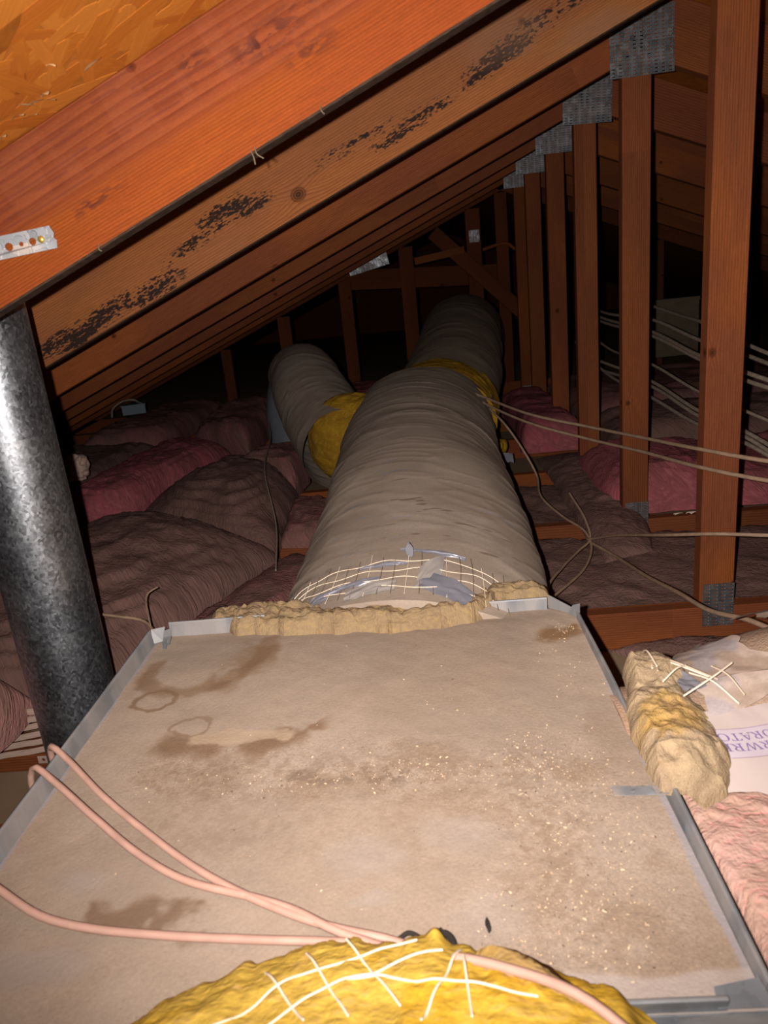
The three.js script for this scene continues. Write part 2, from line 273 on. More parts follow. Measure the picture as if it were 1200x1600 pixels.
function tube(pts, r, seg = 0, rad = 8) { const c = new THREE.CatmullRomCurve3(pts.map(V)); const L = c.getLength(); const n = seg || Math.max(12, Math.round(L / 0.012)); const g = new THREE.TubeGeometry(c, n, r, rad); const u = g.attributes.uv; for (let i = 0; i < u.count; i++) u.setXY(i, u.getX(i) * L, u.getY(i) * r * 6.28); const ends = [0, 1].map((t) => { const s = new THREE.SphereGeometry(r, 8, 6); s.translate(...c.getPointAt(t).toArray()); return s; }); return mergeGeometries([g, ...ends]); }
// fluffy batt over a quadrilateral of floor (near-left, near-right, far-right, far-left), from y0 up to about y0 + H; the wool splits into thin layers
function batt(q, y0, H, seed, { fold = 0.02, fluff = 0.006, res = 0.011, layer = 0.016, pow = 5, wig = 1, lay = 1, lump } = {}) {
  const P = q.map(([x, z]) => new THREE.Vector2(x, z)), lx = Math.max(P[0].distanceTo(P[1]), P[3].distanceTo(P[2])), lz = Math.max(P[0].distanceTo(P[3]), P[1].distanceTo(P[2]));
  const nu = Math.max(10, Math.round(lx / res)), nv = Math.max(10, Math.round(lz / res));
  const grade = (t) => { const c = 2 * t - 1; return 0.5 + 0.5 * Math.sign(c) * (1 - Math.pow(1 - Math.abs(c), 1.35)); }; // closer rows at the rims
  return gridGeo(nu, nv, (a, b) => {
    const u = grade(a), v = grade(b);
    let x = lerp(lerp(P[0].x, P[1].x, u), lerp(P[3].x, P[2].x, u), v), z = lerp(lerp(P[0].y, P[1].y, u), lerp(P[3].y, P[2].y, u), v);
    const E = Math.sqrt(Math.max(0, (1 - Math.pow(Math.abs(2 * u - 1), pow * Math.max(1, lx / 0.6))) * (1 - Math.pow(Math.abs(2 * v - 1), pow * Math.max(1, lz / 0.6)))));
    const big = fbm(x * 2.6, z * 2.6, 3, seed) - 0.5, mid = fbm(x * 9, z * 9, 4, seed + 5) - 0.5;
    let h = H * E * (0.86 + (lump ? lump(u, v) / H : 0)) + E * (big * fold * 3.2 + mid * fold * 1.5);
    const w = 0.9 * fbm(x * 7, z * 7, 3, seed + 9), t = h / layer + w, f = t - Math.floor(t), st = ss(0.15, 0.6, f); // layers
    h += (st - f) * layer * lay * ss(0.45, 0.85, E) * (0.35 + 0.6 * ss(0.4, 0.6, fbm(x * 5, z * 5, 2, seed + 15)));
    const fl = fbm(x * 55, z * 55, 3, seed + 23) - 0.5; h += E * fl * fluff * 1.6;
    const out = (0.03 * (fbm(x * 8 + 3, z * 8, 3, seed + 33) - 0.5) ) * wig;
    return new THREE.Vector3(x + out * Math.sign(2 * u - 1) * (Math.abs(2 * u - 1) > 0.7 ? 1 : 0.3), y0 + Math.max(0, h), z - out * Math.sign(2 * v - 1) * (Math.abs(2 * v - 1) > 0.7 ? 1 : 0.3));
  }, (a, b, p) => [p.x + p.y * 0.8, p.z + p.y * 0.9]);
}
// lumpy wool blob along a path
function wool(pts, rad, seed, amp, nS, nT, taper = 0.16) {
  const W = (t) => { const e = Math.min(1, Math.sqrt(clamp(t / taper)), Math.sqrt(clamp((1 - t) / taper))), [a, b] = rad(t); return [Math.max(0.002, a * e), Math.max(0.002, b * e)]; };
  return sweep(pts, W, nS, nT, (s, th, t) => { const c = Math.cos(th), q = Math.sin(th), e = Math.min(1, t / 0.05, (1 - t) / 0.05); return e * (amp * 2.2 * (fbm3(s * 13, c * 1.6 + 5, q * 1.6, 3, seed) - 0.5) + amp * 1.1 * (fbm3(s * 50, c * 5, q * 5, 3, seed + 7) - 0.5)); });
}

{ // the flash itself: a small square lamp face just behind its light
  const t = thing('flash_lamp', 'small square white flash lamp of the camera beside the viewpoint', 'lamp', [-0.036, 0.852, 0.010]);
  mesh('lamp_face', new THREE.BoxGeometry(0.006, 0.006, 0.002).translate(-0.036, 0.852, 0.009), new THREE.MeshStandardMaterial({ color: 0xffffff, emissive: 0xfff5ee, emissiveIntensity: 1 }), t);
  mesh('bezel', new THREE.BoxGeometry(0.009, 0.009, 0.002).translate(-0.036, 0.852, 0.0115), new THREE.MeshStandardMaterial({ color: 0x222222, roughness: 0.6 }), t);
}
// ---------------------------------------------------------------- the shell of the attic
const ROOF0 = 1.213, KL = 0.421, KR = 0.39, PEAKX = 0.601, PEAK = ROOF0 + KL * PEAKX;
const roofY = (x) => x < PEAKX ? ROOF0 + KL * x : PEAK - KR * (x - PEAKX);
const LX = -ROOF0 / KL, RX = PEAKX + PEAK / KR, ZN = 5, ZF = -13;
{ const g = new THREE.BoxGeometry(RX - LX + 0.6, 0.016, ZN - ZF); g.translate((LX + RX) / 2, -0.008, (ZN + ZF) / 2); const u = g.attributes.uv, p = g.attributes.position; for (let i = 0; i < u.count; i++) u.setXY(i, p.getX(i), p.getZ(i)); struct('floor', g, gypsumMat); }
function slope(xa, xb, za, zb, th) { // one sheet of the roof deck between two x positions
  const ya = roofY(xa), yb = xb === PEAKX || xa === PEAKX ? (xb === PEAKX ? PEAK : roofY(xb)) : roofY(xb);
  const P = [[xa, ya, za], [xb, yb, za], [xb, yb, zb], [xa, ya, zb]], Q = P.map(([x, y, z]) => [x, y + th, z]), pos = [], uv = [], L = Math.hypot(xb - xa, yb - ya);
  const quad = (a, b, c, d, s) => { for (const p of [a, b, c, a, c, d]) { pos.push(...p); uv.push(s ? p[0] * 1.085 : p[0] + p[1], p[2]); } };
  quad(P[0], P[3], P[2], P[1], 1); quad(Q[0], Q[1], Q[2], Q[3], 1); for (let i = 0; i < 4; i++) quad(P[i], P[(i + 1) % 4], Q[(i + 1) % 4], Q[i]);
  const g = new THREE.BufferGeometry(); g.setAttribute('position', new THREE.Float32BufferAttribute(pos, 3)); g.setAttribute('uv', new THREE.Float32BufferAttribute(uv, 2)); g.computeVertexNormals(); return g;
}
const ceiling = new THREE.Group(); ceiling.name = 'ceiling'; ceiling.userData.kind = 'structure'; scene.add(ceiling);
let nearPanel;
for (const [xs, off] of [[[LX - 0.1, -1.75, -0.62, PEAKX], 0], [[PEAKX, 1.75, 2.9, RX + 0.1], 1]]) for (let k = 0; k < 3; k++) for (let r = 0; r < 8; r++) {
  const za = ZN - r * 2.44 + (k % 2) * 1.22 - 0.83, zb = za - 2.436; if (Math.min(za, ZN) - Math.max(zb, ZF) < 0.1) continue;
  const o = mesh('sheathing_panel', slope(xs[k] + 0.0015, k === 2 && !off ? xs[k + 1] : xs[k + 1] - 0.0015, Math.min(za, ZN), Math.max(zb, ZF), 0.012), osbMat, ceiling);
  if (!off && k === 2 && za > -0.7 && zb < -0.7) nearPanel = o;
}
{ // the strands of the board that can be told apart in front of the first rafter
  const R = rng(77), up = V([1, KL, 0]).normalize(), nor = V([KL, -1, 0]).normalize(), zax = new THREE.Vector3(0, 0, 1);
  const geos = []; for (let i = 0; i < 10; i++) {
    const s = new THREE.Shape(), l = 0.05 + R() * 0.06, w = 0.014 + R() * 0.02; s.moveTo(-l / 2, -w * 0.3); s.lineTo(-l * 0.42, -w / 2); s.lineTo(l * 0.1, -w * (0.42 + R() * 0.2)); s.lineTo(l * 0.46, -w * 0.4); s.lineTo(l / 2, w * 0.1 * R()); s.lineTo(l * 0.4, w * 0.45); s.lineTo(-l * 0.2, w * (0.4 + R() * 0.15)); s.lineTo(-l * 0.47, w * 0.3);
    geos.push(new THREE.ExtrudeGeometry(s, { depth: 0.0004, bevelEnabled: false }));
  }
  for (let i = 0; i < 190; i++) {
    const x = -0.47 + R() * 0.36, z = -0.46 - R() * 0.44; const o = mesh('strand', geos[i % 10], strandMats[Math.floor(R() * 4)], nearPanel);
    const m = new THREE.Matrix4().makeBasis(up, zax, nor), q = new THREE.Quaternion().setFromRotationMatrix(m);
    o.position.set(x, roofY(x), z).addScaledVector(nor, 0.00005 + (i % 9) * 0.00006); o.quaternion.copy(q).multiply(new THREE.Quaternion().setFromAxisAngle(zax, (R() < 0.65 ? 0.5 : 1.9) + (R() - 0.5) * 1.4));
  }
  const spl = [[-0.372, -0.846, 0.034, 0.2, 0.02], [-0.362, -0.84, 0.026, 1.0, 0.016], [-0.384, -0.838, 0.02, -0.5, 0.012], [-0.40, -0.85, 0.024, 0.6, 0.012], [-0.395, -0.868, 0.02, 0.2, 0.008], [-0.333, -0.80, 0.010, 0.4, 0.01], [-0.43, -0.87, 0.022, 0.9, 0.012], [-0.31, -0.85, 0.03, 0.55, 0.006]];
  for (const [x, z, l, a, lift] of spl) { // torn strands that stand off the board
    const g = gridGeo(5, 2, (u, v) => { const t = u - 0.5; return new THREE.Vector3(t * l, (v - 0.5) * l * 0.30 * (1 - 0.8 * Math.abs(t * 2) ** 2 + 0.1), lift * u * u * 0.6 + 0.0015 * v); });
    const o = mesh('splinter', g, splinterMat, nearPanel); o.position.set(x, roofY(x), z).addScaledVector(nor, 0.0016); o.quaternion.setFromRotationMatrix(new THREE.Matrix4().makeBasis(up, zax, nor)).multiply(new THREE.Quaternion().setFromAxisAngle(zax, a));
  }
}
for (const [name, z] of [['wall_front', ZN + 0.06], ['wall_back', ZF]]) { const s = new THREE.Shape(); s.moveTo(LX, 0); s.lineTo(RX, 0); s.lineTo(PEAKX, PEAK); s.closePath(); const g = new THREE.ExtrudeGeometry(s, { depth: 0.06, bevelEnabled: false }); g.translate(0, 0, z - 0.06); struct(name, g, woodMats[1]); }

// ---------------------------------------------------------------- roof trusses
function plateGeo(w, h) { // nail plate: punched slots and the bent roots of the teeth
  const s = new THREE.Shape(); s.moveTo(-w / 2, -h / 2); s.lineTo(w / 2, -h / 2); s.lineTo(w / 2, h / 2); s.lineTo(-w / 2, h / 2); s.closePath();
  const nx = Math.round(w / 0.018), ny = Math.round(h / 0.0085), dx = w / nx, dy = h / ny, tabs = [];
  for (let i = 0; i < nx; i++) for (let j = 0; j < ny; j++) {
    const x = -w / 2 + (i + 0.5) * dx, y = -h / 2 + (j + 0.5) * dy, a = 0.0042, b = 0.0011, p = new THREE.Path(); p.moveTo(x - a, y - b); p.lineTo(x - a, y + b); p.lineTo(x + a, y + b); p.lineTo(x + a, y - b); p.closePath(); s.holes.push(p);
    const t = new THREE.SphereGeometry(0.0018, 6, 5); t.scale(1.2, 1.1, 0.6); t.translate(x + a + 0.0012, y, 0.0016); tabs.push(t);
  }
  const g = new THREE.ExtrudeGeometry(s, { depth: 0.0014, bevelEnabled: false }); return mergeGeometries([g, ...tabs.map((t) => t.toNonIndexed())]);
}
const peakPlate = plateGeo(0.158, 0.15), basePlate = plateGeo(0.066, 0.10), bigPlate = plateGeo(0.27, 0.10), smallPlate = plateGeo(0.066, 0.075);
const T = 0.038, HC = 0.142;
const rafterOneMat = mat(rafterOneTex, { roughness: 0.85, bumpScale: 0.0004, k: 0.29 }), rafterTwoMat = mat(rafterTwoTex, { roughness: 0.8, bumpScale: 0.0005, k: 0.44 });  // first rafter toned down in colour to offset its nearness to the flash
const NTH = ['first', 'second', 'third', 'fourth', 'fifth', 'sixth', 'seventh'];
const TR = ['nearest roof truss, its bright orange rafter crossing the top left above the pipe', 'second roof truss from the viewer, mould-spotted rafter and the widest king post', 'third roof truss from the viewer, large punched plate where rafter meets second king post', 'fourth roof truss from the viewer, narrow king post with a crack beside the third plate', 'fifth roof truss from the viewer, slim knotty king post behind the cracked one', 'sixth roof truss from the viewer, dim king post with a plate at its foot', 'seventh roof truss from the viewer, faint and darkest of the king post row'];
for (let i = 0; i < 7; i++) {
  const zf = -(0.9 + 0.61 * i), z = zf - T / 2, t = thing('roof_truss', TR[i], 'truss', [PEAKX, 0, z]), jit = [0, 0, -0.002, 0.003, 0.014, 0.016, 0.04][i];
  const m = woodMats[i % 3], m2 = woodMats[(i + 1) % 3], nl = [-KL, 1], ln = Math.hypot(...nl), off = HC / 2;
  const ctrL = (x) => [x + KL / ln * off, roofY(x) - off / ln - 0.0005, z];
  const lm = i === 0 ? rafterOneMat : i === 1 ? rafterTwoMat : m;
  const x0 = i === 0 ? -0.62 : i === 1 ? -0.95 : LX + 0.28;
  if (i < 2) { // the dressed length that the light shows, then the rest of the same rafter
    mesh('top_chord', board(ctrL(LX + 0.28), ctrL(PEAKX - 0.03), HC, T - 0.008, [0, 1, 0], -(x0 - LX - 0.28) * 1.085, 0, 0.1465), lm, t);
  } else mesh('top_chord', board(ctrL(LX + 0.28), ctrL(PEAKX - 0.03), HC, T, [0, 1, 0], i * 0.37, i * 0.03), lm, t);
  const lr = Math.hypot(KR, 1), ctrR = (x) => [x - KR / lr * off, roofY(x) - off / lr - 0.0005, z];
  mesh('top_chord', board(ctrR(PEAKX + 0.03), ctrR(RX - 0.28), HC, T, [0, 1, 0], i * 0.53, 0.02 * i), m2, t);
  mesh('bottom_chord', board([LX + 0.1, 0.0455, z], [RX - 0.1, 0.0455, z], 0.089, T, [0, 1, 0], i * 0.71, 0.03), woodMats[(i + 2) % 3], t);
  const kx = 0.601 + jit; mesh('king_post', board([kx, 0.091, z], [kx, PEAK - 0.155, z], 0.073, T, [1, 0, 0], i * 0.45 + 0.1, i * 0.05), woodMats[[0, 2, 0, 1, 0, 1, 2][i]], t);
  const pp = mesh('nail_plate', peakPlate, plateMat, t); pp.position.set(0.611 + jit * 0.5 - PEAKX, PEAK - 0.128, T / 2 + 0.0003);
  if (i === 2) pp.rotation.z = 0.02; if (i === 3) pp.rotation.z = -0.03;
  const bp = mesh('nail_plate', basePlate, plateMat, t); bp.position.set(kx + 0.004 - PEAKX, 0.095, T / 2 + 0.0003);
  if (i === 0) for (const [x, l, a] of [[-0.168, 0.011, -0.3], [-0.163, 0.008, 0.4], [-0.085, 0.004, 0.2], [-0.36, 0.003, 0.1]]) { const y = roofY(x) - HC * 1.085; mesh('splinter', tube([[x, y + 0.004, zf - 0.003], [x + l * 0.3, y - l * 0.5, zf + 0.002], [x + l * (0.6 + a), y - l, zf - 0.001]], 0.0008, 8, 5), panelMat, t); }
}
{ // the far truss with upright webs, and lumber beyond it
  const z = -5.17, t = thing('web_truss', 'far roof truss with upright webs standing behind the two ducts', 'truss', [PEAKX, 0, z - T / 2]), zc = z - T / 2;
  const ln = Math.hypot(KL, 1), off = HC / 2, c = (x) => [x + KL / ln * off, roofY(x) - off / ln - 0.0005, zc], lr = Math.hypot(KR, 1), cr = (x) => [x - KR / lr * off, roofY(x) - off / lr - 0.0005, zc];
  mesh('top_chord', board(c(LX + 0.28), c(PEAKX - 0.03), HC, T, [0, 1, 0], 0.3, 0), woodFarDim, t); mesh('top_chord', board(cr(PEAKX + 0.03), cr(RX - 0.28), HC, T, [0, 1, 0], 0.3, 0), woodFarDim, t);
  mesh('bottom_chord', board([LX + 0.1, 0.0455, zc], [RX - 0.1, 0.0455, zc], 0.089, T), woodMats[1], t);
  for (const [x, w] of [[-1.33, 0.07], [-0.9, 0.085], [-0.46, 0.085], [-0.035, 0.095], [0.415, 0.095], [0.60, 0.08], [1.108, 0.09], [1.6, 0.08]]) mesh('web', board([x, 0.091, zc], [x, roofY(x) - 0.165, zc], w, T, [1, 0, 0], x + 2, 0.03), woodFarDim, t);
  const b = mesh('nail_plate', bigPlate, plateMat, t); b.position.set(-0.29 - PEAKX, 0.962, T / 2 + 0.0003); b.rotation.z = 0.2;
  for (const [x, y] of [[0.42, 1.055], [1.108, 1.09]]) mesh('nail_plate', smallPlate, plateMat, t).position.set(x - PEAKX, y, T / 2 + 0.0003);
}
tag(mesh('diagonal_brace', board([0.15, 1.10, -5.10], [0.70, 0.55, -5.10], 0.09, 0.038), woodFarDim), 'diagonal wooden brace sloping down behind the far duct to the king posts', 'brace');
tag(mesh('cross_beam', board([-0.5, 0.865, -5.28], [0.62, 0.80, -5.28], 0.13, 0.038, [0, 1, 0], 0.2, 0.02), woodFarDim), 'level wooden cross beam in the dark behind the far truss webs', 'beam');
tag(mesh('scrap_strip', board([0.02, 0.935, -5.09], [0.345, 0.975, -5.09], 0.045, 0.02), woodMats[0]), 'pale tapered wood scrap left of the far diagonal brace', 'wood scrap');
tag(mesh('broken_stick', tube([[0.47, 0.965, -5.09], [0.56, 0.985, -5.085], [0.62, 0.985, -5.08], [0.665, 0.95, -5.08]], 0.011, 30, 7), woodMats[2]), 'broken orange stick lit up beside the small far plate', 'stick');

// ---------------------------------------------------------------- vent pipe
{
  const t = thing('vent_pipe', 'grey spangled metal vent pipe rising at the left edge', 'pipe', [-0.664, 0, -1.15]), X = -0.664, Z = -1.15;
  const lean = (y) => X - 0.006 * y;
  mesh('tube', gridGeo(90, 72, (i, j) => { const y = 0.001 + i * 0.98, a = (j % 1) * Math.PI * 2, r = 0.0708 + 0.0004 * (n2(y * 14, Math.cos(a) * 2 + 4, 3) - 0.5); return new THREE.Vector3(lean(y) + Math.cos(a) * r, y, Z + Math.sin(a) * r); }, (i, j) => [j * 0.445, i * 0.98], true), pipeMat, t);
  mesh('seam', gridGeo(60, 6, (i, j) => { const y = 0.001 + i * 0.98, a = -2.0 + j * 0.09, r = 0.0712 + 0.0012 * Math.sin(j * Math.PI); return new THREE.Vector3(lean(y) + Math.cos(a) * r, y, Z + Math.sin(a) * r); }, (i, j) => [j * 0.01, i * 0.98]), pipeMat, t);
  mesh('collar', new THREE.TorusGeometry(0.0712, 0.002, 6, 48).rotateX(Math.PI / 2).translate(lean(0.03), 0.03, Z), pipeMat, t);
}

// ---------------------------------------------------------------- plenum box
const BX0 = -0.467, BX1 = 0.212, BZ0 = -0.408, BZ1 = -1.092, BT = 0.32;
const segd = (px, py, ax, ay, bx, by) => { const vx = bx - ax, vy = by - ay, k = clamp(((px - ax) * vx + (py - ay) * vy) / (vx * vx + vy * vy)); return Math.hypot(px - ax - vx * k, py - ay - vy * k); };
const poly = (px, py, P) => { let d = 9; for (let i = 0; i + 1 < P.length; i++) d = Math.min(d, segd(px, py, ...P[i], ...P[i + 1])); return d; };
const dustTex = makeTex(1024, 1024, (a, b) => { // a: x from left to right, b: depth from near to far
  const x = lerp(BX0, BX1, a), z = lerp(BZ0, BZ1, b);
  const w1 = fbm(x * 40, z * 40, 4, 500) - 0.5, w2 = fbm(x * 40 + 9, z * 40, 4, 501) - 0.5, X = x + w1 * 0.022, Z = z + w2 * 0.022;
  const big = fbm(x * 5, z * 5, 4, 510), mid = fbm(x * 22, z * 22, 4, 511), g1 = n2(x * 900, z * 900, 512), g2 = n2(x * 340, z * 340, 513);
  let c = mixc([198, 177, 158], [186, 165, 146], ss(0.35, 0.65, big)); c = scale(c, 0.95 + 0.1 * mid);
  // coarse litter across the middle and right
  const zone = clamp(ss(0.06, 0.0, segd(X, Z, -0.33, -0.735, 0.12, -0.685) - 0.02) + 0.9 * ss(0.16, 0.02, segd(X, Z, 0.12, -0.72, 0.1, -0.44)) + 0.35);
  c = mixc(c, [160, 136, 114], zone * ss(0.45, 0.75, mid) * 0.55); c = scale(c, 1 + (g1 - 0.5) * 0.10 * (0.4 + zone) + (g2 - 0.5) * 0.07 * zone);
  c = mixc(c, [226, 190, 150], zone * ss(0.93, 0.97, g1) * 0.8); c = mixc(c, [104, 80, 62], zone * ss(0.95, 0.98, n2(x * 520, z * 520, 514)) * 0.8);
  const grit = ss(0.055, 0.01, segd(X, Z, -0.33, -0.725, 0.06, -0.69)) + 0.8 * ss(0.07, 0.01, segd(X, Z, 0.10, -0.70, 0.09, -0.46)) + 0.5 * ss(0.09, 0.02, segd(X, Z, -0.30, -0.63, 0.05, -0.60));
  c = mixc(c, [150, 124, 102], clamp(grit) * ss(0.40, 0.68, fbm(x * 120, z * 120, 4, 516)) * 0.4);
  c = mixc(c, [176, 158, 142], ss(0.52, 0.7, fbm(x * 9 + 4, z * 9, 4, 517)) * 0.5);
  // stains with outlines of their own
  const stain = (k, col = [146, 116, 88], m = 0.75) => { c = mixc(c, col, clamp(k) * m); };
  const U = poly(X, Z, [[-0.438, -0.99], [-0.437, -0.947], [-0.412, -0.912], [-0.362, -0.9], [-0.307, -0.935], [-0.272, -0.99], [-0.268, -1.045]]);
  stain(ss(0.021, 0.006, U) * (0.45 + 0.55 * mid), [150, 118, 90], 0.9);
  stain(ss(0.05, 0.015, segd(X, Z, -0.31, -0.94, -0.27, -1.02)) * ss(0.4, 0.6, mid) * 0.7);
  const ring = (cx, cz, rx, rz, q) => ss(q, q * 0.3, Math.abs(Math.hypot((X - cx) / rx, (Z - cz) / rz) - 1) * rx);
  stain(ring(-0.402, -0.886, 0.026, 0.022, 0.006) * 0.9); stain(ring(-0.332, -0.818, 0.026, 0.020, 0.005) * 0.6);
  stain(ss(0.035, 0.008, segd(X, Z, -0.345, -0.778, -0.30, -0.772)) * ss(0.38, 0.55, mid) * 0.9, [140, 108, 82]);
  stain(ss(0.035, 0.008, segd(X, Z, -0.235, -0.765, -0.17, -0.80)) * ss(0.38, 0.55, mid) * 0.9, [140, 108, 82]);
  const sm1 = ss(0.016, 0.008, segd(X, Z, -0.315, -0.79, -0.205, -0.785)); c = mixc(c, [210, 184, 156], sm1 * 0.8);
  stain(ss(0.022, 0.012, segd(X, Z, -0.33, -0.522, -0.242, -0.512)) * ss(0.3, 0.45, mid), [142, 114, 92], 0.8);
  stain(ss(0.02, 0.008, segd(X, Z, -0.24, -0.51, -0.226, -0.455)) * ss(0.3, 0.5, mid), [152, 126, 104], 0.7);
  stain(ss(0.03, 0.01, segd(X, Z, 0.16, -1.0, 0.19, -1.02)) * ss(0.4, 0.55, mid), [150, 112, 76], 0.8);
  stain(ss(0.02, 0.006, segd(X, Z, -0.18, -0.70, -0.06, -0.695)) * ss(0.5, 0.6, fbm(x * 70, z * 70, 3, 520)), [130, 108, 92], 0.5);
  // swept places where the zinc shows bluish
  const bare = [[-0.361, -0.558, 0.03, 0.02], [-0.09, -0.575, 0.05, 0.035], [-0.085, -0.52, 0.03, 0.012], [0.0, -0.6, 0.05, 0.03], [0.02, -0.5, 0.04, 0.03], [-0.37, -0.47, 0.06, 0.02]].reduce((m, [cx, cz, sx, sz]) => Math.max(m, gauss(X, Z, cx, cz, sx, sz)), 0);
  c = mixc(c, [188, 174, 166], ss(0.25, 0.9, bare * (0.5 + 1.0 * mid)) * 0.45);
  const el = x - BX0 + 0.012 * (fbm(z * 14, 3, 3, 530) - 0.5), er = BX1 - x + 0.01 * (fbm(z * 12, 5, 3, 531) - 0.5), en = BZ0 - z + 0.02 * (fbm(x * 14, 7, 3, 532) - 0.5);
  c = mixc(c, [178, 172, 178], 0.8 * Math.max(ss(0.008, 0.004, el), ss(0.008, 0.004, er))); c = mixc(c, [206, 192, 186], 0.7 * ss(0.034, 0.028, en) * ss(0.0, 0.05, x));
  return [c[0], c[1], c[2], 0.4 * mid + 0.3 * g1 * zone + 0.2 * g2 + 0.1 * big];
});
const dustMat = mat(dustTex, { roughness: 0.95, bumpScale: 0.0009 });
const box = thing('plenum_box', 'dust-covered sheet metal plenum box filling the foreground', 'plenum box', [(BX0 + BX1) / 2, 0.092, (BZ0 + BZ1) / 2]);
{
  const top = gridGeo(110, 110, (i, j) => { const x = lerp(BX0, BX1, i), z = lerp(BZ0, BZ1, j); const e = Math.min(i, j, 1 - i, 1 - j); return new THREE.Vector3(x, BT - 0.004 + ss(0, 0.08, e) * 0.004 * fbm(x * 9, z * 9, 3, 541) + 0.0012 * (fbm(x * 60, z * 60, 3, 542) - 0.5), z); }, (i, j) => [i, j]);
  mesh('top_sheet', top, dustMat, box);
  const bodyH = BT - 0.006 - 0.092, body = new THREE.BoxGeometry(BX1 - BX0, bodyH, BZ0 - BZ1); body.translate((BX0 + BX1) / 2, 0.092 + bodyH / 2, (BZ0 + BZ1) / 2); mesh('body', body, boxMetalMat, box);
  // upturned flanges: thin bent strip with a hemmed lip, slightly dented
  const flange = (a, b, h0, lean, seed) => { const A = V(a), B = V(b), d = B.clone().sub(A), L = d.length(); d.normalize(); const out = new THREE.Vector3(d.z, 0, -d.x);
    const prof = [[-0.002, 0], [0.0, 0.004], [0.0005, 0.5], [0.0, 0.9], [0.0005, 1], [0.0025, 1.02], [0.004, 1], [0.0042, 0.9], [0.003, 0.5], [0.003, -0.6]];
    return gridGeo(40, prof.length - 1, (i, j) => { const [o, y] = prof[Math.round(j * (prof.length - 1))], k = clamp(y), dent = 0.004 * (fbm(i * L * 5, 1, 2, seed) - 0.5) * k, hh = h0 * (0.96 + 0.08 * fbm(i * L * 4, 4, 2, seed + 1)); return A.clone().addScaledVector(d, i * L).addScaledVector(out, o + lean * k + dent).setY(BT - 0.005 + y * hh); }, (i, j) => [i * L, j * 0.05]); };
  mesh('flange', flange([BX0 + 0.002, 0, BZ1 + 0.03], [BX0 + 0.002, 0, BZ0], 0.026, -0.006, 550), boxMetalMat, box);
  mesh('flange', flange([-0.285, 0, BZ1 + 0.002], [BX0 + 0.022, 0, BZ1 + 0.002], 0.026, -0.004, 551), boxMetalMat, box);
  mesh('flange', flange([BX1 - 0.042, 0, BZ1 + 0.002], [0.05, 0, BZ1 + 0.002], 0.021, -0.004, 552), boxMetalMat, box);
  mesh('flange', flange([BX1 - 0.002, 0, -0.66], [BX1 - 0.002, 0, BZ1 + 0.03], 0.012, -0.004, 553), boxMetalMat, box);
  mesh('flange', flange([BX1 + 0.002, 0, BZ0 - 0.012], [BX1 + 0.004, 0, -0.645], 0.013, -0.005, 554), boxMetalMat, box);
  mesh('flange', flange([0.03, 0, BZ0 - 0.001], [BX1 - 0.03, 0, BZ0 - 0.001], 0.014, -0.002, 555), boxMetalMat, box);
  // crumpled corner and bent tabs
  const tab = (P, m = boxMetalMat) => { const g = new THREE.BufferGeometry(), pos = []; const q = P.map(V), n = q[1].clone().sub(q[0]).cross(q[3].clone().sub(q[0])).normalize().multiplyScalar(0.0008), r = q.map((p) => p.clone().add(n)); const quad = (a, b, c, d) => [a, b, c, a, c, d].forEach((p) => pos.push(p.x, p.y, p.z)); quad(...q); quad(r[3], r[2], r[1], r[0]); for (let i = 0; i < 4; i++) quad(q[i], r[i], r[(i + 1) % 4], q[(i + 1) % 4]); g.setAttribute('position', new THREE.Float32BufferAttribute(pos, 3)); g.setAttribute('uv', new THREE.Float32BufferAttribute(pos.filter((_, i) => i % 3 !== 1), 2)); g.computeVertexNormals(); mesh('corner_tab', g, m, box); };
  tab([[-0.466, 0.318, -1.062], [-0.452, 0.318, -1.07], [-0.449, 0.338, -1.082], [-0.468, 0.340, -1.07]]); tab([[-0.452, 0.318, -1.068], [-0.442, 0.318, -1.078], [-0.440, 0.333, -1.086], [-0.449, 0.334, -1.076]]);
  tab([[-0.446, 0.3205, -1.05], [-0.434, 0.3205, -1.05], [-0.433, 0.330, -1.062], [-0.447, 0.327, -1.064]]); tab([[-0.440, 0.321, -1.035], [-0.434, 0.321, -1.036], [-0.438, 0.328, -1.052], [-0.445, 0.326, -1.05]]);
  tab([[0.172, 0.318, -1.09], [0.206, 0.318, -1.062], [0.206, 0.328, -1.062], [0.172, 0.341, -1.09]]); tab([[0.198, 0.318, -1.065], [0.212, 0.318, -1.045], [0.213, 0.342, -1.047], [0.205, 0.334, -1.06]]);
  tab([[0.160, 0.3215, -0.636], [0.213, 0.3225, -0.633], [0.213, 0.3225, -0.645], [0.160, 0.3215, -0.651]], strapMat);
  tab([[0.175, 0.319, -0.408], [0.216, 0.319, -0.408], [0.212, 0.321, -0.43], [0.178, 0.321, -0.424]]); tab([[0.214, 0.30, -0.40], [0.235, 0.27, -0.38], [0.224, 0.30, -0.43], [0.212, 0.322, -0.432]]);
}
